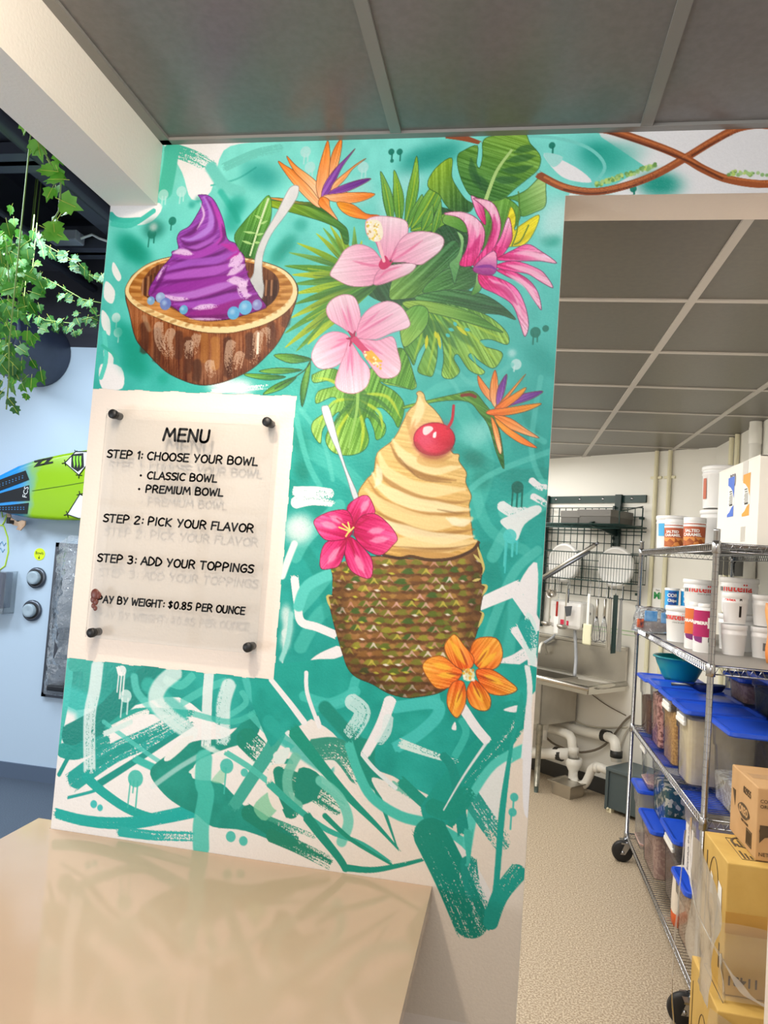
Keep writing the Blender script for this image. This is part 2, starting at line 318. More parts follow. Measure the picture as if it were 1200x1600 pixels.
def poly(k, s, c, c2=None, ax=None, line=None, lw=1.1, sm=True, alpha=1., streak=0, sa=None, mottle=0):
    """filled shape; c->c2 along the axis ax (two marks), streaks along sa"""
    p = T(k, s) if isinstance(k, str) else k
    if sm: p = cat(p, True, 4)
    r = cover(p)
    if r is None: return
    a, x0, y0, x1, y1 = r; yy, xx = np.mgrid[y0:y1, x0:x1].astype(np.float32)
    col = np.broadcast_to(C_(c), a.shape+(3,))
    if c2 is not None:
        q = T(k, ax) if isinstance(k, str) else np.array(ax); d = q[1]-q[0]
        t = np.clip(((xx-q[0][0])*d[0]+(yy-q[0][1])*d[1])/(d@d), 0, 1)[..., None]
        col = col*(1-t)+C_(c2)*t
    if streak:
        q = T(k, sa or ax) if isinstance(k, str) else np.array(sa or ax); d = (q[1]-q[0])/np.linalg.norm(q[1]-q[0])
        u = (xx*d[0]+yy*d[1]); v = (-xx*d[1]+yy*d[0])
        col = col+(STREAK[(u*.9).astype(int) % 1024, (v*1.1).astype(int) % 1024]-.5)[..., None]*streak
    if mottle: col = col+(CLOUD[y0:y1, x0:x1]-.5)[..., None]*mottle
    blend(a*alpha, np.clip(col, 0, 1), x0, y0, x1, y1)
    if line is not None: stroke(np.vstack([p, p[:1]]), None, lw, line, alpha=.85, raw=True)
def stroke(k, s, w, c, c2=None, dry=0, soft=.7, alpha=1., w2=None, raw=False, taper=0):
    """brush line; dry>0 breaks up along the run, soft is the edge width, w2 the end width, taper thins both ends"""
    p = k if raw else cat(T(k, s) if isinstance(k, str) else np.array(k, float))
    if isinstance(k, str) and k in 'EF': w /= 2.8; w2 = w2 and w2/2.8; soft = soft/1.6 if soft > 1 else soft
    flat = dry > 0 or (w > 9 and soft < 2); m = max(w, w2 or 0)/2+soft+1
    x0, y0 = np.floor(p.min(0)-m).astype(int); x1, y1 = np.ceil(p.max(0)+m).astype(int)+1
    x0, y0, x1, y1 = max(x0, 0), max(y0, 0), min(x1, MW), min(y1, MH)
    if x1 <= x0 or y1 <= y0: return
    H_, W_ = y1-y0, x1-x0
    D = np.full((H_, W_), 1e9, np.float32); S = np.zeros((H_, W_), np.float32); Tt = np.zeros((H_, W_), np.float32)
    seg = np.linalg.norm(np.diff(p, axis=0), axis=1); cum = np.concatenate([[0], np.cumsum(seg)]); L = max(cum[-1], 1e-6)
    for i in range(len(p)-1):
        a, b = p[i], p[i+1]; l = seg[i]
        if l < 1e-6: continue
        lx0, ly0 = np.floor(np.minimum(a, b)-m).astype(int)-[x0, y0]; lx1, ly1 = np.ceil(np.maximum(a, b)+m).astype(int)+1-[x0, y0]
        lx0, ly0 = max(lx0, 0), max(ly0, 0); lx1, ly1 = min(lx1, W_), min(ly1, H_)
        if lx1 <= lx0 or ly1 <= ly0: continue
        yy, xx = np.mgrid[ly0:ly1, lx0:lx1].astype(np.float32); xx += x0-a[0]; yy += y0-a[1]
        dx, dy = (b-a)/l; u = np.clip(xx*dx+yy*dy, 0, l); t = -xx*dy+yy*dx
        d = np.hypot(xx-u*dx, yy-u*dy)
        if flat:
            rg = (STREAK[7, (t*2.3).astype(int) % 1024]-.5)*w*.5
            if i == 0: d = np.where(xx*dx+yy*dy < rg, 1e9, d)
            if i == len(p)-2: d = np.where(xx*dx+yy*dy > l+rg, 1e9, d)
        k_ = d < D[ly0:ly1, lx0:lx1]
        D[ly0:ly1, lx0:lx1][k_] = d[k_]; S[ly0:ly1, lx0:lx1][k_] = cum[i]+u[k_]; Tt[ly0:ly1, lx0:lx1][k_] = t[k_]
    f = S/L; ww = w+(w2-w)*f if w2 is not None else np.full_like(f, w)
    if taper: ww = ww*np.clip(np.minimum(f, 1-f)/taper, .12, 1)**.7
    a = np.clip((ww/2-D)/max(soft, .5)+.5, 0, 1); 
    if soft > 2: a = a*a*(3-2*a)
    if dry:
        h = int(rng.integers(1024))
        n = STREAK[(S*.5).astype(int) % 1024, (Tt*1.3+h).astype(int) % 1024]*.5+GRAIN[y0:y1, x0:x1]*.5
        a = a*np.clip((n-dry*(.3+.7*f)*1.0)*8+.4, 0, 1)
    col = C_(c) if c2 is None else C_(c)+(C_(c2)-C_(c))*f[..., None]
    blend(a*alpha, col, x0, y0, x1, y1)
def spray(k, s, r, c, alpha=.7, el=1., ang=0):
    for q in T(k, s):
        m = int(r*2.2*max(el, 1)); x0, y0, x1, y1 = max(int(q[0])-m, 0), max(int(q[1])-m, 0), min(int(q[0])+m, MW), min(int(q[1])+m, MH)
        if x1 <= x0 or y1 <= y0: continue
        yy, xx = np.mgrid[y0:y1, x0:x1].astype(np.float32); xx -= q[0]; yy -= q[1]; ca, sa = math.cos(ang), math.sin(ang)
        d = np.hypot((xx*ca+yy*sa)/el, -xx*sa+yy*ca)/r
        a = np.exp(-d**3*.7); a *= np.clip(.8+.5*GRAIN[y0:y1, x0:x1], 0, 1)
        blend(a*alpha, C_(c), x0, y0, x1, y1)
def drip(k, s, r, c, lines=(), alpha=.9):
    for q in T(k, s):
        th = np.linspace(0, 6.283, 22)[:-1]; poly(np.c_[q[0]+r*np.cos(th), q[1]+r*np.sin(th)*1.05], None, c, alpha=alpha)
        for dx, l in lines: stroke([(q[0]+dx, q[1]+r*.3), (q[0]+dx*1.05, q[1]+l)], None, 2.6, c, alpha=alpha)
def blade(k, base, tip, w, c, c2, bend=0., vein=None, line=None, blunt=False):
    """a pointed leaf from base to tip"""
    b, t = T(k, [base, tip]); d = t-b; n = np.array([-d[1], d[0]])
    ctr = [b+d*f+n*bend*4*f*(1-f) for f in (0, .25, .5, .75, 1)]; l = np.linalg.norm(d); n = n/l
    pr = (.3, .8, 1, .95, .6) if blunt else (.18, .85, 1, .62, 0)
    pts = [q+n*w*p/2 for q, p in zip(ctr, pr)]+[q-n*w*p/2 for q, p in list(zip(ctr, pr))[::-1][0 if blunt else 1:]]
    poly(np.array(pts), None, c, c2, ax=[b, t], line=line, lw=.9, streak=.16)
    if vein: stroke(np.array(ctr[:-1]), None, max(.9, w*.09), vein, alpha=.7)
AQ, TE, DT, DG, WH = (122, 220, 212), (32, 168, 159), (4, 138, 128), (10, 120, 100), (241, 240, 242)
yy, xx = np.mgrid[0:MH, 0:MW].astype(np.float32)
# ground: aqua above, teal below, bare white under that
g = np.clip((yy/MH-.06)/.36, 0, 1)[..., None]
IMG[:] = C_((124, 224, 212))*(1-g)+C_((28, 162, 152))*g+(CLOUD-.5)[..., None]*.12
def ground():
    # bare plaster on the header and along the top
    poly('P', '905,150 1500,150 1500,330 884,330 890,303 960,290 1010,262 940,215', WH, sm=False)
    spray('P', '905,235 915,262 930,285', 26, AQ, .8)
    poly('P', '250,212 440,212 400,222 350,236 330,300 300,312 285,270 262,232', WH); poly('P', '170,318 250,318 240,345 210,352 172,335', WH)
    stroke('P', '262,232 300,245 332,262', 24, (70, 188, 165), dry=.55); stroke('P', '268,240 265,262 258,300', 26, (70, 190, 168), soft=3)
    stroke('P', '330,290 370,280 400,262', 3, (80, 190, 176)); spray('P', '408,275', 20, DT, .6, 1.6, .4); stroke('P', '350,262 400,240 440,232', 16, (110, 205, 192), dry=.5); stroke('P', '330,262 350,290 375,300', 20, (110, 208, 196), soft=5)
    stroke('P', '345,300 365,330 372,345', 10, (60, 190, 172), soft=5)
    for s in ('478,238', '485,262', '568,262', '284,300', '256,305'): drip('P', s, 9, (190, 232, 228), ((-2, 20), (4, 16)), .7)
    spray('P', '640,280 610,320 560,300', 22, (190, 235, 230), .5); spray('P', '655,250 690,242', 18, (20, 150, 135), .75, 1.8, -.4)
    for s, r in (('612,238', 5), ('625,238', 5), ('613,252', 3), ('863,228', 5), ('873,257', 5), ('990,296', 5)): drip('P', s, r, DG, ((1, 14),) if r == 5 else ())
    spray('P', '940,243', 20, (5, 150, 132), .85, 1.5, .3); spray('P', '960,250', 22, (60, 185, 168), .55, 1.8, -.4); spray('P', '1030,288', 18, (0, 148, 128), .9, 1.6, .1)
    poly('P', '850,240 900,262 925,285 890,282 868,268', WH); poly('P', '850,240 880,246 865,262', (170, 230, 224))
    stroke('P', '820,212 880,218 925,235 945,262 925,290', 5, (120, 214, 204)); spray('P', '880,360 865,330', 26, (190, 236, 230), .55)
    spray('P', '860,376', 9, (30, 160, 140), .9, 1.5); spray('P', '868,345', 18, (200, 238, 234), .6, 2, -1)
    # left side around the bowl
    stroke('P', '172,335 185,345 220,345', 12, (60, 190, 172), dry=.2); stroke('P', '176,350 205,352 240,330', 9, (70, 195, 178))
    spray('P', '202,385 215,395', 17, (0, 140, 115), .75, 1.7, .7); drip('P', '270,346', 7, DG, ((-2, 15),)); spray('P', '240,358', 15, (8, 110, 92), .8, 1.2); drip('P', '238,366', 8, (10, 118, 98), ((-5, 22), (4, 15)))
    spray('P', '240,355', 7, (190, 205, 200), .8)
    for s in ('178,410 190,432 185,440 176,425', '166,440 180,455 176,475 163,465', '160,485 172,500 172,525 160,510', '163,545 178,560 172,585 165,570'): poly('P', s, (232, 236, 234))
    poly('P', '158,570 190,575 192,607 160,607', WH); stroke('P', '163,520 166,560 158,590', 8, (90, 210, 195))
    for s in ('182,497', '185,520'): drip('P', s, 8, (215, 232, 228), ((1, 16),), .85)
    spray('P', '195,520', 14, (0, 150, 125), .7, 1.8, .7); spray('P', '210,548 212,572', 16, (0, 150, 125), .8, 1.7, .35); spray('P', '255,592', 9, (20, 160, 140), .7)
    stroke('P', '160,540 180,555 185,565', 5, (60, 185, 165)); spray('P', '300,320 310,312', 6, (20, 150, 135), .6); spray('P', '365,330', 18, (0, 150, 130), .65, .8, 0); spray('P', '372,320 362,352', 14, (10, 155, 135), .55)
    spray('P', '435,398 450,382', 12, (15, 145, 125), .7, 1.4, -1); spray('P', '470,352', 11, (30, 155, 138), .6); spray('P', '345,600 375,606', 14, WH, .9, 1.5); stroke('P', '330,612 420,604', 8, (225, 240, 238), dry=.4)
    # middle
    for s, w, a in (('500,1000 600,960 700,980', 30, .0), ('480,700 560,760 600,860', 26, .5), ('560,640 520,560 470,640', 18, .5), ('720,640 760,720 740,800', 24, .5), ('770,640 740,720 760,820 820,860', 16, .5), ('850,880 800,960 790,1060', 24, .55), ('640,640 700,600 790,600', 14, .5), ('470,1010 500,960 540,940', 22, .6), ('800,560 760,640 780,700', 10, .6)): stroke('P', s, w, (86, 200, 187), alpha=a, soft=4)
    for s, w, a in (('455,760 500,800 540,820', 22, .5), ('760,860 780,960 760,1040', 26, .45), ('462,840 500,900 520,980', 20, .45), ('720,700 790,740 850,740', 20, .4), ('820,640 840,700 850,800', 14, .4)): stroke('P', s, w, (14, 140, 126), alpha=a, soft=6)
    drip('P', '837,520', 8, (0, 118, 98), ((-3, 18), (3, 14))); drip('P', '853,514', 5, (0, 118, 98)); spray('P', '845,562', 15, (30, 160, 148), .7, 2, .6)
    drip('P', '807,570', 8, (210, 238, 234), ((-3, 10),), .8); spray('P', '800,552', 6, (200, 236, 232), .7)
    spray('P', '470,690', 14, (10, 135, 118), .7, 1.8, 1.2); spray('P', '472,735', 13, (5, 128, 112), .8, 1.4, 1.2); spray('P', '740,718', 14, (5, 120, 105), .75, 1.2, .5); spray('P', '752,750', 15, (10, 130, 114), .65)
    spray('P', '735,680 760,672', 18, (150, 222, 214), .5); spray('P', '640,560 620,545', 30, (120, 215, 205), .45)
    for s, w in (('462,650 480,720 500,760', 9), ('470,640 505,690 520,750', 7), ('462,870 480,840 530,790', 20), ('760,640 800,660 850,690', 9), ('700,800 760,745 860,705', 9), ('845,590 830,700 850,760', 8), ('700,560 740,600 800,570', 7), ('790,800 830,780 850,760', 22), ('462,960 490,930 530,880', 16), ('770,870 800,820 846,790', 18), ('760,1000 800,900 840,860', 14), ('640,560 700,590 720,620', 6)):
        stroke('P', s, w, (95, 204, 192), alpha=.6, soft=3)
    drip('P', '809,762', 9, (0, 100, 86), ((-7, 30), (0, 40), (7, 32))); drip('P', '800,838', 11, (70, 200, 200), ((-7, 55), (2, 30), (8, 26)))
    poly('P', '800,805 838,790 846,800 820,820 808,845 795,830 782,815', (238, 240, 240), alpha=.95); stroke('P', '783,790 800,800 820,800', 16, (225, 236, 236), dry=.5); drip('P', '797,838', 10, (80, 204, 200), ((-6, 45), (4, 30)))
    for s in ('830,750 842,760 852,762', '832,775 846,783 852,788'): stroke('P', s, 10, WH, dry=.5)
    stroke('D', '770,1010 880,960 1010,905', 17, WH, w2=22, dry=.12); poly('D', '1010,880 1085,800 1080,1070 1060,1060 1020,930', WH); stroke('D', '985,930 1060,1040 1080,1085', 16, WH); stroke('D', '980,1090 1050,1190 1065,1260', 14, WH, dry=.2); stroke('D', '900,1260 980,1235 1050,1190', 17, WH, dry=.25)
    poly('D', '1040,1020 1085,1100 1070,1290 1050,1230 1020,1150', (220, 240, 238)); stroke('D', '1020,1060 1075,1170', 20, TE, dry=.45); poly('D', '1050,1420 1062,1400 1050,1580 1010,1540 1020,1450', WH)
    # white passages beside the menu
    stroke('D', '0,480 90,480 165,490', 16, WH, dry=.35); stroke('D', '0,530 80,520 170,535', 20, WH, w2=10, dry=.35); spray('D', '10,650 30,640', 20, (225, 240, 238), .8, 1, .5)
    stroke('D', '0,860 15,980 30,1060 100,1085 185,1120', 13, WH); stroke('D', '205,1190 110,1230 55,1290 60,1380 110,1520', 18, WH, w2=8); stroke('D', '20,990 60,900 180,840', 18, (90, 206, 196), soft=3); spray('P', '447,960 450,980 446,1000', 8, (225, 240, 238), .9, 1.8, 1.5); drip('P', '447,990', 7, (215, 236, 234), ((-2, 45), (2, 30)))
    stroke('P', '441,900 452,870 460,850', 11, (235, 240, 240), soft=2); stroke('P', '440,1030 450,1000 455,960', 8, (150, 220, 214), soft=3)
def lower():
    # bare white ground of the lower wall, teal left standing above it
    poly('P', '60,1130 120,1110 200,1105 280,1090 360,1140 440,1100 480,1120 520,1145 560,1190 620,1215 690,1240 740,1200 790,1150 812,1120 850,1090 850,1700 60,1700', (242, 242, 243), (236, 222, 206), '300,1150 640,1420')
    poly('P', '60,1135 85,1040 115,1040 100,1140 90,1170', (60, 190, 180)); stroke('E', '80,220 160,260 180,330', 110, (60, 200, 194), soft=22, alpha=.75)
    stroke('E', '100,60 180,70 190,180', 60, (40, 170, 158), dry=.25); stroke('E', '90,420 250,330 420,170 620,60', 120, DT, dry=.18, soft=3)
    stroke('E', '100,640 300,500 480,420 660,330', 90, (30, 168, 160), dry=.5); stroke('E', '50,480 130,490 280,430', 66, (25, 160, 150), dry=.25)
    stroke('E', '200,560 420,440 640,330', 34, (20, 158, 148), dry=.4); stroke('E', '40,600 110,480 200,420', 20, (15, 155, 145)); stroke('E', '60,370 200,300 330,240', 14, DT, taper=.3); stroke('E', '270,380 420,290 700,300', 30, (35, 168, 155), dry=.35)
    stroke('E', '230,650 420,530 560,440 700,350', 34, (15, 150, 140), w2=22); stroke('E', '80,715 200,685 260,660', 14, (30, 170, 165), dry=.4)
    stroke('E', '160,600 260,690 400,780 560,820 700,770', 44, (20, 172, 164), w2=36); stroke('E', '20,790 180,830 380,840 560,810 700,780', 46, (20, 176, 170), dry=.18, w2=60)
    stroke('E', '330,880 500,900 700,905', 44, (40, 182, 176), dry=.42); stroke('E', '410,520 560,590 800,690', 34, (60, 190, 178), soft=3); stroke('E', '260,340 480,500 620,590', 20, (90, 205, 195), alpha=.75)
    poly('E', '490,600 540,530 700,440 860,420 960,330 1040,290 1010,420 880,470 800,500 720,540 700,620 830,640 900,700 960,760 1190,900 1190,960 960,880 800,860 720,800 640,760 560,700', (20, 148, 132), mottle=.1)
    stroke('E', '960,420 1020,480 1080,540', 100, (15, 140, 118), dry=.6); stroke('E', '960,780 1080,860 1200,930', 70, (15, 135, 112), dry=.35); poly('E', '1000,760 1090,680 1150,720 1060,830', (130, 205, 165), alpha=.8); poly('E', '800,620 860,560 860,640 800,640', (150, 214, 180), alpha=.7)
    stroke('E', '480,160 560,230 640,300', 70, (60, 190, 178), soft=10, alpha=.7); stroke('E', '410,120 430,200 520,290 640,370', 36, (100, 210, 200), alpha=.75, soft=6); stroke('E', '960,130 1000,230 1100,310 1200,360', 34, (80, 200, 190), soft=5, alpha=.8)
    for s, w in (('560,130 640,160 700,110', 38), ('640,250 760,180 860,140', 34), ('860,320 960,250 940,190', 26), ('1040,220 1120,160 1190,150', 26), ('980,300 1080,400 1190,470', 30)): stroke('E', s, w, (90, 205, 193), alpha=.7)
    stroke('E', '620,90 540,160 520,240 600,330 700,400', 74, (235, 245, 245), dry=.25, soft=8, alpha=.8); stroke('E', '780,100 770,240 765,460', 46, (240, 245, 246), dry=.22, alpha=.9); stroke('E', '880,150 850,260 850,440', 66, (232, 244, 245), dry=.3, soft=6, alpha=.85)
    stroke('E', '230,50 215,180 190,320 190,580', 60, (238, 246, 248), dry=.3, soft=5, alpha=.85); drip('E', '350,90', 8, WH, ((-5, 34), (0, 44), (5, 38)), .9); drip('E', '370,215', 10, (225, 240, 240), ((-6, 34), (4, 28)), .8); stroke('E', '330,70 340,110', 18, WH, dry=.2)
    stroke('E', '500,660 640,560 800,470', 22, (225, 242, 242), soft=5, alpha=.6); stroke('E', '760,460 920,530 1110,560', 22, (235, 244, 240), soft=4, alpha=.75); stroke('E', '300,370 420,310 480,290', 24, (238, 240, 238), dry=.3); stroke('E', '260,400 330,370 400,340', 24, (215, 238, 236), dry=.4)
    poly('E', '560,520 640,430 700,410 690,440 590,530', (238, 240, 238)); poly('E', '680,590 720,560 715,600', (232, 240, 236)); stroke('E', '700,300 900,340 1060,260', 26, (70, 195, 180), alpha=.7)
    stroke('E', '1150,340 1080,480 990,620 900,760', 62, (60, 172, 155), w2=52); stroke('E', '1040,150 1130,220 1210,290', 26, WH, w2=46); stroke('E', '1060,210 1150,290 1200,330', 7, WH); stroke('E', '860,490 1000,580 1200,740', 26, (75, 195, 178), alpha=.9)
    stroke('E', '1120,650 1130,580 1180,540', 40, (20, 150, 130)); stroke('E', '1130,640 1150,700 1190,790', 70, (15, 140, 115), dry=.25)
    stroke('E', '755,520 750,640 765,700 740,850 740,960', 76, (70, 198, 182), soft=5, alpha=.85); 
    for s, r, l in (('418,622', 13, ((-9, 46), (-3, 22), (4, 48))), ('868,560', 11, ((-1, 42),)), ('955,592', 6, ()), ('212,748', 6, ()), ('243,766', 5, ()), ('888,908', 8, ()), ('950,930', 7, ())): drip('E', s, r, (60, 190, 176) if s[0] != '2' else (40, 190, 190), l, .88)
    # lower middle and lower end of the wall
    K = (22, 152, 136)
    poly('F', '0,0 1115,0 1110,140 1060,240 1000,330 900,420 860,480 800,640 740,620 690,560 560,490 430,400 370,320 250,210 130,260 60,300 0,330', (25, 165, 152), mottle=.14)
    stroke('F', '150,130 260,160 370,110', 44, (70, 200, 188), soft=4, alpha=.8); stroke('F', '370,60 330,150 200,180', 40, (75, 200, 190), alpha=.7, soft=4); stroke('F', '520,180 700,160 720,210 640,290 540,350', 50, (70, 200, 192), soft=3, alpha=.9); stroke('F', '700,120 710,170', 54, (70, 200, 192), alpha=.8)
    stroke('F', '0,240 120,350 250,440', 60, (40, 178, 165), soft=8, alpha=.7); stroke('F', '240,180 330,280 400,350', 60, (20, 145, 128), soft=6)
    poly('F', '225,400 265,360 310,400 260,450', (236, 232, 226), sm=False); poly('F', '20,380 80,350 90,370 50,440', (225, 238, 234)); poly('F', '70,290 95,275 100,310', (225, 238, 236))
    poly('F', '0,440 60,420 180,440 290,560 330,660 200,600 120,580 40,620 0,560', (238, 232, 222)); stroke('F', '60,480 170,520 300,600', 90, (30, 140, 115), dry=.5)
    stroke('F', '40,440 60,540 95,620', 50, (20, 140, 118)); poly('F', '110,590 130,440 220,470 210,560 130,600', (20, 140, 118)); stroke('F', '120,380 80,470 90,560 130,600', 44, (110, 195, 172), soft=3, alpha=.9)
    stroke('F', '190,360 300,360 390,470', 96, (50, 150, 128), dry=.5, soft=2); stroke('F', '100,270 220,420 340,560 460,680 560,790', 62, (18, 152, 128), w2=8); stroke('F', '220,490 300,560 340,660 310,750', 44, (110, 205, 185), soft=4, alpha=.92); stroke('F', '0,500 110,600 250,700 400,760 520,840', 34, (50, 175, 155), w2=14)
    stroke('F', '160,640 220,720 300,820 330,870', 44, (18, 145, 122), w2=30); stroke('F', '240,640 350,740 520,845', 24, (18, 148, 122), w2=10); stroke('F', '320,860 440,870 560,850 660,825', 30, (15, 148, 125), w2=14, dry=.2); stroke('F', '0,720 120,770 260,840', 56, (25, 135, 108), dry=.45); stroke('F', '0,650 100,690 200,730', 20, (60, 160, 135), dry=.6)
    stroke('F', '460,530 500,640 545,770', 22, (20, 150, 128), w2=6); stroke('F', '400,350 420,450 530,560', 110, (18, 145, 125), dry=.12, soft=3, w2=50); poly('F', '440,480 520,500 700,560 690,600 640,640 560,640 480,560', (236, 230, 222)); stroke('F', '520,500 620,560 700,600', 30, (120, 195, 175), dry=.6)
    stroke('F', '560,490 680,600 790,670', 46, (20, 152, 132)); stroke('F', '340,330 380,450 440,560 560,640 700,680 850,770', 40, (70, 195, 178), w2=46, soft=3); stroke('F', '840,800 860,680 890,540 990,420 1110,350', 40, (85, 205, 190), soft=3)
    poly('F', '800,540 900,420 1050,230 1030,440 990,560 960,700 880,640 850,560', (232, 234, 230)); stroke('F', '700,640 820,480 960,330 1050,200', 130, (18, 158, 142), dry=.3, soft=2); stroke('F', '860,560 920,650 1000,760', 80, (40, 160, 145), dry=.55); stroke('F', '860,560 960,420 1110,340', 34, (85, 205, 190), soft=3)
    stroke('F', '560,330 700,380 800,410', 40, (215, 238, 232), dry=.5, w2=20); stroke('F', '740,380 790,460 830,720', 36, (18, 150, 135), w2=50); stroke('F', '690,600 780,620 850,540', 70, (15, 150, 130), dry=.3)
    stroke('F', '745,615 830,470 940,310', 5, (225, 236, 236), w2=12); stroke('F', '520,140 480,250 410,380', 52, WH, w2=40); stroke('F', '400,380 450,440 540,520', 18, (228, 236, 236)); stroke('F', '510,220 500,280 470,320', 44, (225, 240, 240), dry=.4, alpha=.8); stroke('F', '350,150 400,200 350,290', 70, (225, 242, 242), dry=.5, alpha=.8); stroke('F', '160,30 165,120 215,260', 18, WH); stroke('F', '10,60 90,160 150,240', 22, WH, w2=28)
    stroke('F', '820,170 880,260 930,320', 40, WH, w2=40); poly('F', '780,270 795,240 800,275', WH); poly('F', '1000,190 1060,200 1065,170', WH); stroke('F', '820,230 840,290 790,390', 30, (70, 198, 184), alpha=.7)
    poly('F', '640,700 740,720 850,800 960,1000 940,1100 830,1100 740,960', (236, 230, 224)); stroke('F', '680,700 780,900 870,1110', 150, (12, 142, 122), dry=.32, soft=2); stroke('F', '850,830 870,950 930,1060', 70, (25, 150, 135), dry=.62)
    poly('F', '1070,130 1085,130 1080,250 1050,300 1010,620 985,920 965,1080 935,1130 920,1050 955,960 980,640 1010,440 1045,260', (28, 165, 150)); stroke('F', '940,1110 985,980 1070,870', 60, (28, 162, 146), w2=74, dry=.28); drip('F', '1047,562', 6, (60, 190, 178), ((-1, 14),)); drip('F', '1040,626', 6, (60, 190, 178), ((-2, 24),)); stroke('F', '850,700 850,830 840,850', 40, (60, 185, 168), w2=10); stroke('F', '1100,0 1112,120 1085,400', 22, (232, 240, 240), dry=.1); poly('F', '1088,260 1118,120 1118,600 1085,600', (238, 236, 238))
GD, GM, GL, GY = (34, 92, 36), (70, 138, 40), (130, 184, 80), (188, 208, 40)
def foliage():
    poly('B', '560,420 640,310 790,370 790,560 720,690 600,700 470,690 380,640 430,560', (28, 84, 40), streak=.15, sa='560,420 700,650')
    for i, t in enumerate('78,488 110,450 185,412 212,390 240,380 272,378 335,385 365,440'.split()): blade('B', (330, 560), tuple(map(float, t.split(','))), 10, GM if i % 2 else GD, GY if i % 3 else GL, .02)
    for i, t in enumerate('60,540 90,575 95,612 98,650 102,690 85,745 62,805 62,862 106,876 150,850 205,770'.split()): blade('B', (430, 610), tuple(map(float, t.split(','))), 17, GD if i % 3 else GM, GY if i % 2 else (96, 156, 50), .03, GY if i % 3 == 0 else (60, 110, 40))
    for b, t, w in (((480, 380), (437, 170), 16), ((510, 380), (490, 165), 17), ((535, 370), (578, 110), 17), ((545, 390), (600, 260), 16), ((560, 390), (690, 165), 24), ((600, 390), (690, 190), 14), ((560, 400), (740, 330), 22), ((640, 420), (672, 285), 12), ((600, 400), (640, 300), 16)): blade('B', b, t, w, GM, (150, 196, 60) if w > 16 else GL, .03, GY, (30, 70, 30))
    # big split leaf at the top
    poly('B', '715,118 660,150 625,200 625,235 665,260 690,300 720,325 780,330 800,300 770,280 740,240 715,190', (150, 190, 50), GD, '640,180 780,320', (40, 90, 30), streak=.2, sa='715,118 720,320')
    poly('B', '1075,180 1082,240 1080,305 1040,330 985,345 975,290 920,275 960,265 1010,240', (176, 212, 130), GM, '1080,220 930,290', (40, 90, 30), streak=.15)
    poly('B', '850,290 920,270 985,330 940,420 870,480 830,470 830,350', (110, 170, 60), (60, 120, 40), '900,280 860,470', (40, 90, 30), streak=.2)
    poly('B', '1000,22 940,22 880,30 838,50 835,110 825,155 812,140 815,70 760,90 738,110 740,160 760,220 790,265 845,285 880,285 920,275 960,240 1010,200 1050,165 1062,130 1055,100 1020,60', (140, 186, 70), (52, 116, 40), '980,30 850,280', (40, 90, 30), streak=.26, sa='760,120 1000,200')
    for s in ('930,130 980,120 1040,110', '910,165 970,165 1030,150', '880,200 930,205 980,200', '800,180 840,220 850,260', '960,95 1010,80 1040,85', '790,120 800,180 830,240'): stroke('B', s, 12, (24, 78, 40), soft=4, alpha=.55, taper=.3)
    stroke('B', '948,88 890,170 848,280', 4, (180, 214, 130), w2=6)
    # leaves behind the flowers
    poly('B', '500,560 580,540 640,480 730,440 740,520 640,640 520,670 470,660', (44, 110, 52), (110, 160, 60), '700,470 500,660', (20, 60, 30), streak=.28, sa='500,660 720,450'); poly('B', '600,640 680,560 760,540 820,560 800,620 700,660', (80, 150, 60), GD, '620,640 800,560', (20, 60, 30), streak=.25)
    poly('B', '690,340 740,350 780,390 770,410 720,390 680,370', (120, 176, 70), GM, '690,350 770,400', (30, 70, 30)); poly('B', '735,405 762,430 755,500 735,580 725,610 712,560 705,530 735,500 750,450', (150, 204, 130), (70, 140, 70), '750,420 720,600', (30, 80, 40))
    poly('C', '640,110 760,80 880,90 960,130 1022,190 960,172 860,165 750,150', (70, 140, 60), (24, 84, 40), '660,100 960,160', (20, 60, 30), streak=.25)
    # lower split leaf
    o = '600,130 700,122 800,138 900,168 960,208 994,250 990,285 930,266 888,270 900,290 968,312 966,345 936,374 885,345 858,318 845,330 878,362 906,386 888,398 845,378 806,322 790,338 812,380 800,402 775,414 745,400 752,340 744,262 730,262 728,330 712,398 690,402 655,385 668,340 690,285 680,280 655,320 640,362 622,330 600,290 590,200'
    poly('C', o, (62, 134, 40), (140, 188, 66), '650,160 860,360', (30, 84, 34), 1.1, streak=.34, sa='640,140 780,400')
    for s in ('690,150 720,240 690,390', '700,150 770,260 775,400', '720,150 830,260 880,380', '740,150 880,270 950,350', '760,155 900,230 980,265', '670,150 670,240 640,340'): stroke('C', s, 4, (176, 212, 60), soft=2, alpha=.7, taper=.3)
    for s in ('705,190 735,250', '730,200 800,300', '750,190 860,290', '680,200 690,270'): stroke('C', s, 12, (34, 96, 40), soft=5, alpha=.5, taper=.3)
    for s in ('790,200 800,215', '770,225 790,232', '830,225 850,232', '760,245 775,255'): stroke('C', s, 5, (70, 196, 186), taper=.3)
    for s in ('690,250 685,300', '730,240 740,300', '800,215 840,250', '720,235 725,260'): stroke('C', s, 5, (210, 214, 30), taper=.3)
    poly('C', '600,125 680,120 780,140 870,170 940,215 975,240 900,220 800,190 700,165 620,150', (150, 190, 70), GM, '620,130 940,220', (40, 90, 30), streak=.2); poly('C', '590,190 640,140 690,150 690,210 640,270 600,290', (100, 168, 60), (150, 196, 80), '680,160 600,280', (30, 80, 30), streak=.2)
    poly('B', '815,560 832,610 822,640 790,655 806,610', (160, 206, 140), GM, '820,570 800,650', (30, 80, 40)); poly('C', '540,330 600,300 640,400 645,450 570,440 520,420', (120, 180, 50), (160, 204, 80), '540,340 640,440', (50, 100, 40), streak=.2)
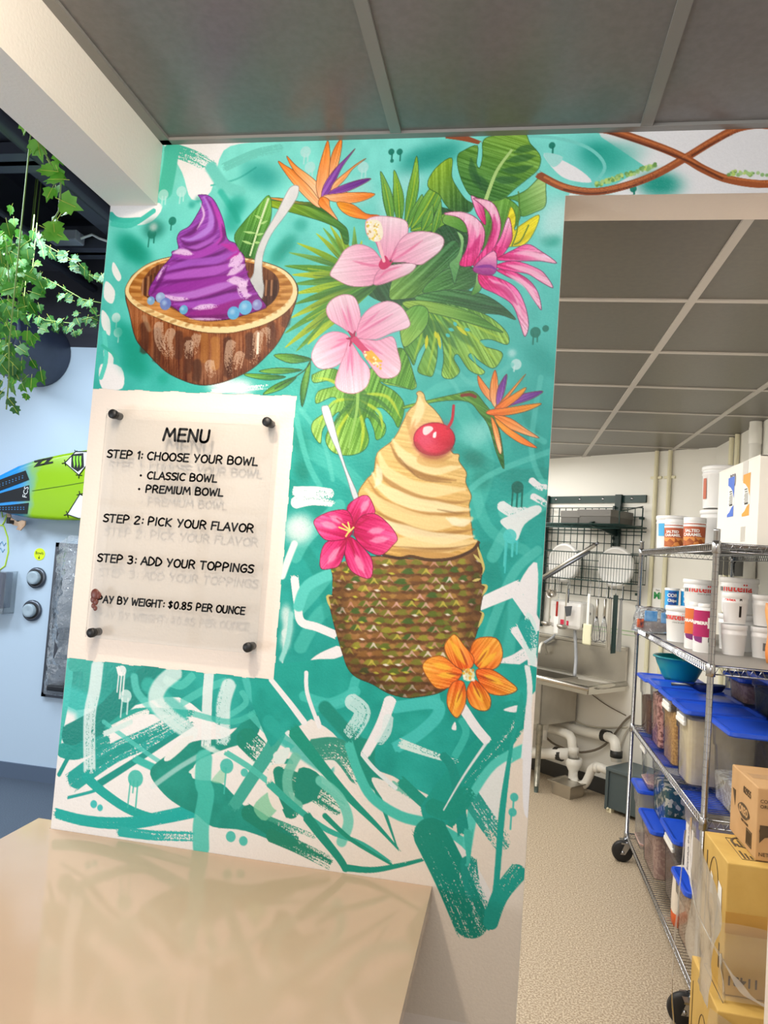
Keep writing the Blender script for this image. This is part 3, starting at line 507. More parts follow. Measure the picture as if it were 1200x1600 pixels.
    # split leaf under the flower
    o = '340,375 300,380 268,394 258,402 266,428 322,420 345,440 282,460 274,506 330,482 350,492 318,532 264,572 258,612 290,656 300,600 352,540 362,552 322,600 310,648 340,690 400,700 452,682 472,640 456,572 470,560 490,602 500,642 530,622 532,582 492,532 520,522 560,560 582,596 600,552 602,502 568,460 512,425 560,432 600,444 640,452 640,400 600,300 540,330 430,400'
    poly('C', o, (150, 196, 90), (86, 152, 36), '270,560 450,480', (36, 88, 34), 1.1, streak=.34, sa='430,430 340,690')
    for s in ('425,480 330,420 275,410', '425,490 340,500 285,580', '420,510 360,600 340,680', '430,510 450,600 440,680', '435,490 510,540 520,610', '440,470 540,480 590,560'): stroke('C', s, 5, (196, 214, 50), soft=3, alpha=.75, taper=.3)
    poly('C', '380,470 430,430 470,480 460,530 430,560 395,550', (44, 104, 36), alpha=.55)
    stroke('C', '430,460 425,540 395,670', 5, (140, 190, 90), w2=3)
    for s in ('410,500 360,550 340,600', '440,520 500,560 520,600', '440,470 500,490 560,540'): stroke('C', s, 6, (40, 100, 40), alpha=.6, taper=.3)
    for s in ('115,325 180,320 257,340 180,355', '60,385 130,372 222,380 140,395', '5,395 70,395 160,405 100,418 30,408', '75,472 120,435 200,405 150,450', '253,350 245,430 222,518 215,450 235,380'): poly('C', s, (120, 180, 60), (30, 96, 44), s.split()[0]+' '+s.split()[2], (20, 60, 30), streak=.2)
    stroke('C', '255,342 225,385 120,450', 2, (40, 80, 40))
def bird(k, parts, stem):
    for c, s in stem: poly(k, s, c, (40, 110, 40), s.split()[0]+' '+s.split()[len(s.split())//2], (40, 80, 30), streak=.2)
    cols = dict(o=((250, 130, 30), (255, 190, 140)), p=((104, 40, 140), (150, 80, 180)), y=((255, 170, 40), (240, 110, 30)))
    for c, s in parts: q = s.split(); poly(k, s, cols[c][0], cols[c][1], q[0]+' '+q[len(q)//2], (120, 60, 30), .9, streak=.22)
def blooms():
    CUR[0] = 2
    bird('B', [('o', '37,130 70,150 150,200 195,270 205,310 175,300 110,235 60,170'), ('o', '70,110 110,150 170,195 190,220 200,280 160,230 100,170'), ('o', '232,50 240,110 235,190 220,250 200,280 185,230 195,160 215,90'), ('o', '283,45 286,70 270,150 240,200 235,180 245,110 265,65'), ('p', '338,82 290,150 265,200 245,245 215,285 205,275 215,225 255,165 300,120'), ('o', '380,120 330,160 300,200 260,240 240,255 255,215 300,175 345,140'), ('p', '400,200 350,230 290,255 235,265 245,245 300,220 360,202'), ('o', '415,258 370,285 300,295 225,280 215,265 260,258 330,252'), ('y', '268,290 330,300 380,335 432,342 400,358 330,350 285,325'), ('o', '205,270 235,280 240,310 270,360 230,330 195,300')],
         [((250, 140, 60), '0,275 50,275 120,288 200,300 270,360 200,330 100,300'), ((150, 180, 30), '0,283 60,290 150,305 230,335 280,370 308,400 312,450 295,450 275,400 220,370 140,345 50,320 0,305')])
    CUR[0] = 12
    bird('C', [('o', '880,400 905,430 940,480 945,510 910,480 885,440'), ('o', '945,380 955,420 955,470 945,520 925,480 930,420'), ('p', '988,395 985,440 970,490 950,510 955,450'), ('y', '1060,395 1020,450 980,500 950,520 1000,460'), ('p', '1125,460 1080,490 1000,515 980,515 1020,480 1070,465'), ('y', '1062,445 1030,490 960,535 945,520 1000,480'), ('y', '1118,505 1060,535 970,552 915,545 925,530 1000,520'), ('o', '940,550 1000,560 1060,600 1110,635 1050,620 980,590'), ('y', '945,560 1000,600 1060,640 1102,672 1040,655 970,605'), ('o', '930,555 955,600 970,680 960,690 940,620')],
         [((120, 170, 40), '605,515 700,492 800,470 862,460 905,505 945,560 968,640 978,750 950,690 920,590 885,540 845,500 760,495 660,512 605,525')])
    stroke('C', '820,475 850,472 870,480', 5, (130, 40, 20))
    CUR[0] = 3
    M1, M2 = (226, 20, 120), (255, 190, 214)
    poly('B', '890,470 920,400 945,310 965,350 960,400 985,380 1055,340 1040,400 1000,455 940,465', (250, 236, 40), (220, 200, 20), '1050,350 900,460', (110, 120, 30), streak=.2)
    for s in ('975,250 978,300 970,400 950,460', '1015,380 985,440 960,455'): stroke('B', s, 2, (90, 130, 40))
    for s, a in (('792,265 830,290 845,340 845,380 815,340 800,300', '800,270 840,370'), ('685,335 740,328 800,345 840,390 840,450 810,520 790,540 745,535 770,480 780,430 770,380 740,350', '790,360 770,530'), ('800,275 870,290 900,340 905,400 880,470 820,540 800,530 850,460 875,400 865,340 830,300', '860,290 830,530'), ('935,350 950,400 945,450 900,510 870,490 905,430', '940,360 890,500'), ('890,515 950,480 1010,455 1060,480 1125,528 1060,520 980,520', '1090,520 900,500'), ('885,540 960,520 1050,550 1085,580 1110,625 1060,600 1010,570 940,560', '1090,600 900,540'), ('890,555 950,560 1010,590 1050,640 1065,710 1040,680 990,610 930,580', '1060,690 900,560'), ('820,570 880,580 960,620 1000,690 1015,770 1000,815 980,760 950,690 890,650 830,620', '1000,790 840,590')): poly('B', s, M2, M1, a, (130, 20, 80), streak=.28, sa=a)
    for s in ('690,338 760,340 810,380 815,440', '830,285 880,330 885,400', '960,490 1020,490 1090,520', '930,535 1020,560 1090,600', '860,590 940,640 990,740', '930,570 1010,620 1050,690'): stroke('B', s, 8, (255, 200, 222), soft=4, alpha=.75, taper=.3)
    for s in ('760,500 800,470 825,420', '850,470 880,400 880,340', '850,610 920,630 970,690'): stroke('B', s, 9, (200, 10, 104), soft=4, alpha=.6, taper=.3)
    poly('B', '800,545 880,480 890,550 870,575 820,570', (250, 160, 200), (150, 30, 130), '850,500 840,570', (120, 20, 90)); stroke('B', '805,545 860,540 890,555', 5, (140, 40, 150), taper=.3)
    CUR[0] = 4
    PK, PE, PL = (244, 200, 216), (236, 150, 184), (186, 110, 140)
    for s, a in (('378,370 400,350 450,345 530,360 545,400 530,440 490,490 470,520 440,500 420,450 385,420', '460,360 450,510'), ('480,520 500,460 540,415 600,405 660,415 685,440 670,480 620,520 590,535 530,525', '660,440 480,520'), ('240,570 270,520 300,475 350,455 400,470 430,500 450,535 430,560 410,610 360,620 310,615 260,590', '260,560 450,540'), ('410,610 420,570 450,545 530,530 575,535 555,565 500,590 440,612', '560,540 430,600')): poly('B', s, (248, 216, 226), PE, a, PL, streak=.12, sa=a)
    for s in ('415,430 440,490 455,525', '500,470 480,505 462,525', '330,520 390,535 440,540', '600,440 530,490 480,520', '430,590 460,560 520,540'): stroke('B', s, 4, (222, 90, 140), soft=3, alpha=.6, taper=.3)
    poly('B', '430,535 455,500 475,525 490,515 470,545 445,555', (206, 40, 100)); stroke('B', '430,450 450,520', 5, (250, 190, 200))
    poly('B', '380,380 395,362 420,360 440,375 448,420 430,445 400,440 385,415', (250, 240, 214), alpha=.95)
    for i in range(42): a, b = rng.random(2); drip('B', '%f,%f' % (385+58*a, 368+72*b), 1.6, ((236, 200, 60), (250, 230, 130), (214, 170, 90), (255, 252, 240))[i % 4])
    for s, a in (('410,245 370,220 325,190 312,150 335,115 380,97 420,110 440,170 435,220', '370,110 415,250'), ('425,250 440,190 480,145 540,122 590,140 622,190 620,220 560,240 500,265 440,262', '600,160 425,255'), ('430,265 500,270 560,255 580,310 592,370 570,405 520,410 490,380 450,320', '580,390 430,270'), ('400,262 390,320 350,365 290,375 260,345 260,310 290,260 330,238 370,240', '270,320 400,260'), ('400,270 440,330 475,380 465,440 420,468 370,460 345,430 365,360 385,310', '420,460 405,280')): poly('C', s, (248, 210, 224), (238, 150, 186), a, PL, streak=.14, sa=a)
    for s in ('370,150 400,230', '390,140 410,230', '350,270 400,262', '330,300 395,268', '560,170 440,240', '520,320 440,275', '410,400 405,290', '390,390 402,290', '510,160 430,235'): stroke('C', s, 4, (224, 96, 150), soft=3, alpha=.55, taper=.4)
    for s in ('415,258 395,235', '412,262 388,262', '412,262 420,235', '410,262 400,290'): stroke('C', s, 7, (170, 20, 80), w2=2)
    stroke('C', '415,262 450,300 490,335', 11, (206, 60, 110), w2=8); stroke('C', '470,318 500,350', 14, (240, 180, 60))
    for i in range(40): a = rng.random(2); drip('C', '%f,%f' % (455+65*a[0], 308+(a[0]*40)+30*a[1]), 1.8, ((236, 180, 40), (255, 236, 200), (226, 150, 60))[i % 3])
def bowl():
    CUR[0] = 1
    poly('A', '920,90 932,200 895,330 850,435 790,435 740,360 730,310 770,250 850,160', (110, 176, 60), (44, 110, 40), '900,120 760,400', (40, 90, 30), streak=.25, sa='820,400 920,120')
    stroke('A', '915,110 870,240 815,420', 4, (210, 230, 180), w2=3)
    for s in ('880,220 840,200', '870,250 910,230', '850,300 780,290', '845,310 890,300', '830,360 770,340', '835,350 870,350'): stroke('A', s, 4, (170, 214, 130), taper=.4)
    poly('A', '128,640 150,560 180,520 270,460 400,425 600,400 790,435 900,460 1000,500 1060,560 1078,630 1030,780 970,900 900,980 820,1050 720,1100 620,1130 540,1135 460,1115 350,1060 250,960 185,880 150,740', (150, 84, 40), (92, 46, 20), '600,820 600,1130', (60, 30, 16), 1.6, streak=.24, sa='560,780 560,1130', mottle=.25)
    for x, y0, y1, c in ((230, 800, 950, (60, 26, 12)), (300, 830, 1000, (70, 32, 14)), (470, 880, 1060, (66, 30, 12)), (420, 850, 980, (64, 28, 12)), (690, 880, 1080, (58, 26, 10)), (620, 880, 1040, (190, 130, 60)), (560, 860, 1000, (176, 116, 50)), (810, 860, 980, (60, 28, 14)), (930, 800, 920, (70, 32, 14)), (520, 1010, 1100, (52, 24, 10)), (1010, 720, 800, (66, 30, 14))): stroke('A', [(x, y0), (x+6, (y0+y1)/2), (x, y1)], 15, c, soft=5, alpha=.6, dry=.2)
    for s in ('380,840 360,900 380,960', '310,800 320,900 380,980', '520,860 500,960', '710,900 700,1000 720,1060', '860,850 850,940 830,1000', '760,960 740,1040', '900,830 900,900', '480,900 470,980', '590,1010 600,1080'): stroke('A', s, 17, (214, 186, 164), dry=.66, alpha=.6)
    stroke('A', '860,850 855,960', 4, (240, 220, 200)); stroke('A', '230,760 260,830', 8, (180, 150, 120), soft=4, alpha=.5)
    ring = '128,600 180,520 270,460 400,425 600,400 790,435 900,460 1000,500 1060,560 1076,620 1060,680 1000,745 900,800 780,835 690,850 560,845 430,815 300,765 200,715 140,660'
    poly('A', ring, (238, 210, 150), (246, 224, 170), '130,600 1070,620', (80, 50, 20))
    poly('A', '150,600 195,530 275,475 400,435 600,415 790,448 890,475 985,515 1040,570 1052,620 1030,665 980,715 880,770 770,805 690,815 560,812 440,785 310,735 215,690 160,645', (196, 130, 60), (206, 144, 70), '150,600 1040,620', streak=.2, sa='150,600 1040,620', mottle=.3)
    for i in range(60):
        a = math.pi*2*i/60; c, s = math.cos(a), math.sin(a); stroke('A', [(600+395*c, 620+185*s), (600+440*c, 615+200*s)], 5, ((150, 90, 30), (226, 172, 100))[i % 2], soft=2, alpha=.5)
    poly('A', '215,600 250,520 340,465 600,430 800,460 900,490 965,540 977,610 950,670 900,710 800,750 680,780 540,785 460,752 330,690 240,650', (112, 62, 30), (70, 36, 20), '880,520 960,640', streak=.2, sa='940,500 930,700')
    for x in (225, 240, 255, 270, 290, 312, 905, 920, 935, 950, 962, 890): stroke('A', [(x, 560-(x < 600)*(x-215)*.5), (x-4, 640)], 3, (190, 140, 100) if x % 2 else (50, 24, 12), alpha=.7)
    # spoon
    poly('A', '1045,40 1070,35 1085,50 1070,110 1010,200 930,310 885,430 885,550 892,600 880,660 850,630 810,575 835,520 845,430 880,330 960,190 1020,70', (222, 222, 222), (206, 208, 208), '1050,50 860,640', mottle=.12, line=(150, 150, 150))
    # purple swirl
    CUR[0] = 5
    poly('A', '530,88 575,88 610,110 640,160 670,240 690,330 735,355 745,385 780,420 790,480 810,550 860,640 905,700 880,720 800,745 680,775 560,775 470,760 380,700 265,650 262,600 290,550 320,500 380,430 385,400 420,385 412,330 430,290 480,260 520,200 550,140 540,105', (150, 70, 184), (128, 30, 130), '560,120 620,760', (60, 10, 60), streak=.16, sa='300,640 760,420')
    for s, w, c in (('560,100 600,180 590,270 500,330 440,330', 20, (184, 130, 224)), ('575,100 625,200 620,290 560,340', 12, (120, 30, 130)), ('600,110 650,230 660,320 610,370', 16, (190, 60, 180)), ('425,360 480,390 580,350 640,300', 16, (176, 96, 200)), ('430,320 500,290 545,230', 14, (96, 16, 104)), ('440,370 520,395 610,350', 8, (90, 10, 96)), ('400,425 520,420 640,370 690,340', 26, (168, 60, 180)), ('390,450 520,450 640,410 710,370', 12, (96, 16, 106)), ('660,360 720,380 735,410 690,440', 22, (190, 40, 160)), ('340,500 460,470 620,450 740,400', 28, (164, 84, 196)), ('330,520 480,490 640,475 760,440', 9, (104, 14, 108)), ('300,545 450,530 640,500 780,440', 30, (180, 90, 200)), ('280,575 440,560 640,540 790,490', 12, (110, 16, 116)), ('270,610 400,600 600,570 800,510', 30, (150, 40, 160)), ('330,640 480,640 660,590 810,550', 24, (190, 120, 214)), ('380,670 520,670 700,620 830,590', 12, (96, 12, 104)), ('400,690 560,690 720,650 850,630', 30, (170, 80, 196)), ('460,740 600,735 760,690 880,690', 34, (150, 30, 136)), ('480,760 600,765 720,745', 16, (110, 14, 100))): stroke('A', s, w*.55, c, soft=5, alpha=.85, taper=.35)
    for s, w in (('300,560 340,490 370,480', 5), ('760,410 750,440 700,480', 18), ('690,530 740,500 790,470', 12), ('340,640 400,660 480,660', 7), ('500,715 560,705 640,700', 9), ('800,560 770,600 790,640 820,640', 16), ('540,130 560,200 520,280', 4), ('480,770 560,772 660,774', 4), ('690,560 740,560 800,590', 14), ('390,410 430,400 500,415', 10)): stroke('A', s, w, (236, 206, 240), soft=4, dry=.35, alpha=.85, taper=.3)
    for s in ('270,640 320,560 360,470', '560,340 470,360 430,330', '660,250 672,320 640,360'): stroke('A', s, 6, (84, 8, 84), soft=4, alpha=.6, taper=.3)
    for s, r, c in (('270,672', 7, (120, 170, 214)), ('322,655', 8.5, (150, 180, 216)), ('350,690', 10, (104, 130, 200)), ('450,722', 7.5, (96, 180, 214)), ('725,740', 10.5, (90, 180, 226)), ('790,710', 11.5, (100, 190, 230)), ('855,695', 8.5, (140, 150, 206))): drip('A', s, r, c, alpha=.93); q = s.split(','); spray('A', '%f,%f' % (float(q[0])-8, float(q[1])-8), r*.4, (190, 220, 240), .6)
def pineapple():
    CUR[0] = 6
    o = '345,770 500,780 620,785 720,775 790,740 820,710 830,780 845,820 835,860 835,895 858,905 840,950 830,1010 842,1030 820,1090 800,1150 760,1250 700,1340 640,1380 560,1395 500,1400 420,1380 350,1340 280,1310 240,1270 215,1200 185,1100 170,1040 160,1000 148,950 170,940 172,860 180,810'
    poly('D', o, (152, 106, 54), (132, 90, 46), '300,1000 800,1000', (60, 40, 20), 1.5, mottle=.3)
    P = cat(T('D', o), True, 4); save = IMG.copy()
    for i in range(17):
        y = 800+i*37
        for j in range(11):
            x = 150+j*68+(i % 2)*34; dx = (x-500)/340
            yy_ = y+24*math.sqrt(max(0, 1-dx*dx))-16
            jx, jy = rng.normal(0, 4, 2); x += jx; yy_ += jy
            k = 1-.4*abs(dx); c = ((92, 112, 30), (122, 126, 40), (64, 100, 36), (150, 150, 46), (140, 96, 44))[int(rng.integers(5))]
            y0_ = yy_; k *= 1.45
            stroke('D', [(x-34*k, y0_+4), (x-12*k, y0_+11), (x, y0_+3), (x+12*k, y0_+11), (x+34*k, y0_+4)], 7, (84, 50, 22), soft=3, alpha=.6, taper=.2)
            stroke('D', [(x-30*k, y0_-4), (x-8*k, y0_-10), (x+14*k, y0_-3)], 9, c, soft=3, alpha=.9, taper=.35)
            stroke('D', [(x+4*k, y0_-12), (x+28*k, y0_-5)], 7, ((176, 134, 66), (160, 112, 58), (188, 128, 86), (120, 120, 40))[j % 4], soft=3, alpha=.85, taper=.35)
            if rng.random() < .5: stroke('D', [(x-15*k, y0_+5), (x-4, y0_-10), (x, y0_-17), (x+5, y0_-8), (x+16*k, y0_+7)], 3.4, ((226, 178, 170), (244, 226, 220), (206, 150, 130), (206, 190, 80))[int(rng.integers(4))], soft=1.5, alpha=.8, taper=.4)
            if rng.random() < .4: stroke('D', [(x-24*k, y0_+1), (x-4*k, y0_+5)], 3.4, ((250, 244, 236), (206, 206, 70), (232, 190, 180))[i % 3], soft=1.5, alpha=.85, taper=.4)
    for s in ('200,900 195,1050 240,1220 330,1320', '815,780 820,960 780,1160 690,1330', '300,1310 450,1375 600,1370'): stroke('D', s, 26, (60, 36, 16), soft=14, alpha=.35)
    a, x0, y0, x1, y1 = cover(P); full = np.zeros((MH, MW, 1), np.float32); full[y0:y1, x0:x1, 0] = a
    IMG[:] = save*(1-full)+IMG*full; IDS[(IDS == 6) & (full[..., 0] < .5)] = 0
    for s in ('835,895 858,905 838,945', '828,1015 842,1030 822,1085', '170,945 148,950 162,1000', '815,720 828,760 845,820 838,850', '800,760 835,800', '795,880 830,870'): stroke('D', s, 4, (206, 190, 110), taper=.3)
    CUR[0] = 7
    poly('D', '545,42 560,32 578,45 590,80 630,120 665,175 700,300 735,315 735,345 768,395 765,440 790,500 780,540 785,590 792,640 800,690 822,705 790,740 700,780 600,780 500,775 400,765 340,740 330,700 300,560 285,490 320,430 355,390 370,310 430,260 460,220 480,180 510,120 540,90 550,55', (234, 202, 130), (216, 170, 92), '480,100 560,770', (120, 90, 40), 1.2, streak=.14, sa='360,560 780,640')
    for s, w, c in (('500,130 530,220 560,300', 12, (206, 160, 90)), ('560,60 560,120 520,200', 14, (250, 232, 178)), ('430,270 470,340 580,410 720,430', 8, (150, 104, 50)), ('440,250 500,330 620,380 740,370', 18, (250, 230, 176)), ('380,310 420,400 560,470 760,470', 22, (248, 226, 168)), ('365,330 400,420 540,500 700,530 780,520', 8, (170, 124, 64)), ('350,400 400,470 560,540 780,560', 20, (252, 236, 190)), ('330,430 400,520 560,580 780,580', 8, (176, 128, 66)), ('320,470 420,560 600,620 790,600', 24, (246, 220, 160)), ('350,560 460,620 620,670 800,650', 8, (160, 114, 56)), ('380,600 480,650 640,690 800,680', 18, (252, 238, 198)), ('400,700 560,715 700,720 810,700', 22, (246, 222, 164)), ('420,740 560,745 760,735', 7, (180, 134, 72)), ('440,725 600,735 700,733 800,715', 2, (130, 90, 44)), ('560,320 620,340 700,325', 12, (196, 146, 80)), ('470,330 560,420 700,440', 2, (120, 80, 40)), ('640,560 720,575 780,572', 2, (120, 84, 44)), ('600,290 560,340 640,360 720,350', 10, (214, 170, 98)), ('540,160 520,220 540,270', 5, (214, 166, 96)), ('370,360 380,420 360,460', 10, (252, 240, 206)), ('680,600 740,620 790,610', 12, (254, 244, 214)), ('480,760 600,772 740,765', 12, (198, 150, 84))): stroke('D', s, w, c, soft=4, alpha=.75, taper=.3)
    stroke('D', '400,765 470,778 520,770 600,785 700,780 790,745 822,708', 5, (70, 44, 24), alpha=.85)
    CUR[0] = 8
    th = np.linspace(0, 6.283, 25)[:-1]; poly('D', np.c_[625+92*np.cos(th), 247+74*np.sin(th)], (214, 18, 52), (170, 6, 36), '600,190 650,320', (110, 10, 30), 1.2)
    spray('D', '585,250', 16, (236, 110, 140), .6, 1.3, 1.2); spray('D', '630,290', 9, (236, 70, 90), .5, 2); spray('D', '660,215', 14, (240, 40, 70), .5); poly('D', '580,195 610,190 620,205 590,230 575,220', (252, 220, 222)); poly('D', '622,222 635,215 632,240 620,240', (255, 240, 240)); stroke('D', '540,270 580,310 640,322 700,290', 9, (150, 60, 50), soft=5, alpha=.5)
    stroke('D', '683,198 704,160 711,97', 5, (190, 30, 50), w2=4)
    CUR[0] = 6
    poly('D', '122,115 140,97 155,105 175,170 195,250 230,370 285,500 265,515 235,420 200,320 160,230', (232, 234, 240), (206, 214, 222), '130,110 280,500', (110, 130, 130), mottle=.1)
    CUR[0] = 9
    for s, a in (('235,555 280,510 325,498 352,540 357,580 300,600 265,640', '330,510 270,630'), ('268,640 300,590 360,580 420,625 460,685 440,720 385,765 320,740 275,690', '440,700 270,650'), ('225,690 265,690 320,745 348,790 345,860 310,865 250,830 225,760', '320,860 240,690'), ('230,690 225,750 200,810 160,825 118,822 118,760 140,710 190,690', '130,810 230,690'), ('92,605 160,570 235,565 262,620 250,680 180,700 130,690 95,640', '110,620 250,660')): poly('D', s, (246, 84, 148), (190, 0, 82), a, (110, 10, 50), 1.2, streak=.24, sa=a)
    for s in ('330,520 300,570', '400,650 330,660', '420,690 340,700', '310,840 270,760', '150,800 200,730', '120,620 190,640', '160,590 220,620'): stroke('D', s, 10, (255, 190, 214), soft=5, alpha=.6, taper=.3)
    for s in ('255,640 290,560', '255,650 330,600', '265,670 340,720', '250,690 270,770', '235,690 190,770', '245,640 190,600'): stroke('D', s, 6, (170, 6, 60), soft=3, alpha=.6, w2=2)
    for s in ('200,640 240,655', '215,625 245,650', '240,618 248,650', '265,640 240,665', '230,680 245,655'): stroke('D', s, 2.4, (250, 220, 120))
    CUR[0] = 10
    for s, a in (('750,1290 700,1350 640,1360 600,1320 572,1262 600,1225 660,1215 720,1260', '600,1260 760,1300'), ('810,1140 900,1135 930,1200 910,1260 860,1280 820,1265 785,1210', '900,1150 800,1280'), ('720,1120 760,1170 800,1220 795,1260 765,1280 720,1260 685,1220 670,1170 695,1130', '710,1130 770,1280'), ('815,1275 880,1275 950,1320 995,1365 930,1390 860,1375 820,1320', '980,1360 800,1290'), ('755,1330 768,1400 750,1460 722,1490 685,1440 685,1380 710,1330', '720,1480 760,1320'), ('800,1320 840,1350 875,1400 870,1450 830,1458 785,1430 770,1370', '850,1450 790,1320')): poly('D', s, (255, 170, 60), (240, 96, 24), a, (140, 60, 20), 1.2, streak=.28, sa=a)
    for s in ('620,1250 700,1270', '640,1300 720,1300', '700,1150 760,1250', '870,1170 820,1250', '900,1200 830,1265', '930,1340 850,1300', '840,1420 800,1350', '720,1450 745,1360'): stroke('D', s, 9, (255, 206, 60), soft=4, alpha=.7, taper=.3)
    for s in ('740,1180 775,1260', '860,1190 810,1260', '680,1290 750,1300', '900,1330 820,1300', '830,1400 795,1330', '725,1420 760,1330'): stroke('D', s, 3, (150, 50, 20), alpha=.6, taper=.3)
    drip('D', '780,1300', 9, (250, 236, 190))
    for i in range(16): a = rng.random(2); drip('D', '%f,%f' % (755+50*a[0], 1275+50*a[1]), 2.2, ((240, 190, 60), (255, 255, 240), (214, 150, 60))[i % 3])
def vines():
    CUR[0] = 11
    B1, B2 = (150, 78, 44), (178, 96, 50)
    stroke('G', '195,420 250,432 300,447', 14, B1, w2=6); stroke('G', '480,545 560,585 650,600 740,585 840,550 940,495 1030,440 1110,400 1200,392 1300,420 1400,480', 12, B1, B2); stroke('G', '655,403 720,412 860,460 940,495 1000,530 1080,562 1200,575 1320,540 1400,500', 12, B1, B2)
    for s in ('500,553 560,580 650,594 740,580 840,545 940,490 1030,436 1110,398', '665,404 720,409 860,455 940,490 1000,526 1080,556 1200,570', '520,565 600,598 680,600 800,572'): stroke('G', s, 3, (206, 120, 66), soft=2, dry=.4)
    for s in ('560,592 650,605 760,587 860,548', '700,415 860,468 950,505 1060,560', '960,488 1040,442 1110,408'): stroke('G', s, 3, (104, 50, 28), soft=2, dry=.4)
    for i in range(170):
        t = rng.random(); j = rng.random(); s = '%f,%f' % ((660+190*t, 586-62*t-12*j) if i < 105 else (1068+260*t, 548-14*j+8*t)); drip('G', s, 1.5+1.5*rng.random(), ((140, 190, 110), (110, 160, 80), (176, 214, 140), (200, 226, 120))[i % 4], alpha=.85)
ground(); lower(); CUR[0] = 0; foliage(); IDF = None
blooms(); bowl(); pineapple(); vines()
IMG += (GRAIN-.5)[..., None]*.03; np.clip(IMG, 0, 1, out=IMG)
# ---------------------------------------------------------------- mural mesh: one paint dot per millimetre or so, the motifs as its parts
def srgb_lin(a): return np.where(a > .04045, ((a+.055)/1.055)**2.4, a/12.92)
mm = bpy.data.materials.new('wall_paint_colours'); mm.use_nodes = True; nt = mm.node_tree; b = nt.nodes['Principled BSDF']; b.inputs['Roughness'].default_value = .42; b.inputs['Specular IOR Level'].default_value = .35
at = nt.nodes.new('ShaderNodeAttribute'); at.attribute_name = 'paint'; nt.links.new(at.outputs['Color'], b.inputs['Base Color'])
tc, ns, bp = nt.nodes.new('ShaderNodeTexCoord'), nt.nodes.new('ShaderNodeTexNoise'), nt.nodes.new('ShaderNodeBump'); ns.inputs['Scale'].default_value = 130; ns.inputs['Detail'].default_value = 2; bp.inputs['Strength'].default_value = .35; bp.inputs['Distance'].default_value = .002
nt.links.new(tc.outputs['Object'], ns.inputs[0]); nt.links.new(ns.outputs['Fac'], bp.inputs['Height']); nt.links.new(bp.outputs[0], b.inputs['Normal'])
mural = thing('mural', 'tropical mural of desserts and flowers painted on the teal wall', 'mural', (MX0, WALL_Y-.0008, 0))
cc = np.arange(MW)*TX+MX0; rr = MZ1-np.arange(MH)*TX
fx = (cc[:-1]+cc[1:])/2; fz = (rr[:-1]+rr[1:])/2; FX, FZ = np.meshgrid(fx, fz)
ok = ((FX > -1.1375) & (FX < .0775) & (FZ < 2.8515)) | ((FX >= .0775) & (FZ > 2.6955) & (FZ < 2.8515))
ok &= ~((FX < -1.0) & (FZ > 2.683))
e_ = .0015*np.sin(FX*61)+.001*np.sin(FZ*47)
ok &= ~((FX < -.566+e_) & (FZ < 2.1735+e_) & (FZ > 1.453+e_))                     # the square left white for the menu
fid = IDS[:-1, :-1]; lin_img = srgb_lin(IMG*.97)
names = {0: 'painted_background', 1: 'painted_coconut_bowl', 2: 'painted_bird_of_paradise', 3: 'painted_pink_lily', 4: 'painted_hibiscus', 5: 'painted_purple_soft_serve', 6: 'painted_pineapple_cup', 7: 'painted_yellow_soft_serve', 8: 'painted_cherry', 9: 'painted_magenta_flower', 10: 'painted_orange_flower', 11: 'painted_vine', 12: 'painted_bird_of_paradise'}
for k, nm in names.items():
    sel = ok & (fid == k); ys, xs = np.nonzero(sel)
    if not len(ys): continue
    a = ys*MW+xs; quads = np.stack([a, a+MW, a+MW+1, a+1], 1); used, inv = np.unique(quads.ravel(), return_inverse=True)
    me = bpy.data.meshes.new(nm); vy, vx = used//MW, used % MW
    co = np.zeros((len(used), 3), np.float32); co[:, 0] = cc[vx]-MX0; co[:, 2] = rr[vy]
    me.vertices.add(len(used)); me.vertices.foreach_set('co', co.ravel())
    me.loops.add(len(inv)); me.loops.foreach_set('vertex_index', inv.astype(np.int32)); me.polygons.add(len(ys)); me.polygons.foreach_set('loop_start', np.arange(len(ys), dtype=np.int32)*4)
    ca = me.color_attributes.new('paint', 'FLOAT_COLOR', 'POINT'); c4 = np.ones((len(used), 4), np.float32); c4[:, :3] = lin_img[vy, vx]; ca.data.foreach_set('color', c4.ravel())
    me.materials.append(mm); me.update(); o = bpy.data.objects.new(nm, me); COL.objects.link(o); o.parent = mural
# ---------------------------------------------------------------- menu sign
PY = 1.755; M_blk = mat('black_standoff', (26, 26, 28), .45); M_ink = mat('black_lettering', (16, 16, 18), .5)
menu = thing('menu_sign', 'clear acrylic menu board held on four black standoffs over the white square', 'sign', (-.85, PY, 1.8))
LO = Vector((-.85, PY, 1.8))
tl, tr, br, bl = [at_y(100+x/3.158, 590+y/3.158, PY) for x, y in ((212, 150), (1033, 190), (955, 1362), (103, 1283))]
x0, x1, z0, z1 = (tl.x+bl.x)/2, (tr.x+br.x)/2, (bl.z+br.z)/2, (tl.z+tr.z)/2
MB().box(x0-LO.x, .0, z0-LO.z, x1-LO.x, .005, z1-LO.z).build('panel', clear('clear_acrylic', (238, 236, 234), .03, .03, .22), menu)
for x, y in ((243, 180), (1003, 219), (908, 1331), (137, 1259)):
    p = at_y(100+x/3.158, 590+y/3.158, PY-.006)-LO
    s = MB().lathe([(.0001, -.013), (.011, -.013), (.0122, -.011), (.0122, -.0005)], (p.x, 0, p.z), 20, 'y', capb=False).lathe([(.010, .0055), (.010, WALL_Y-PY)], (p.x, 0, p.z), 16, 'y')
    s.build('standoff', M_blk, menu)
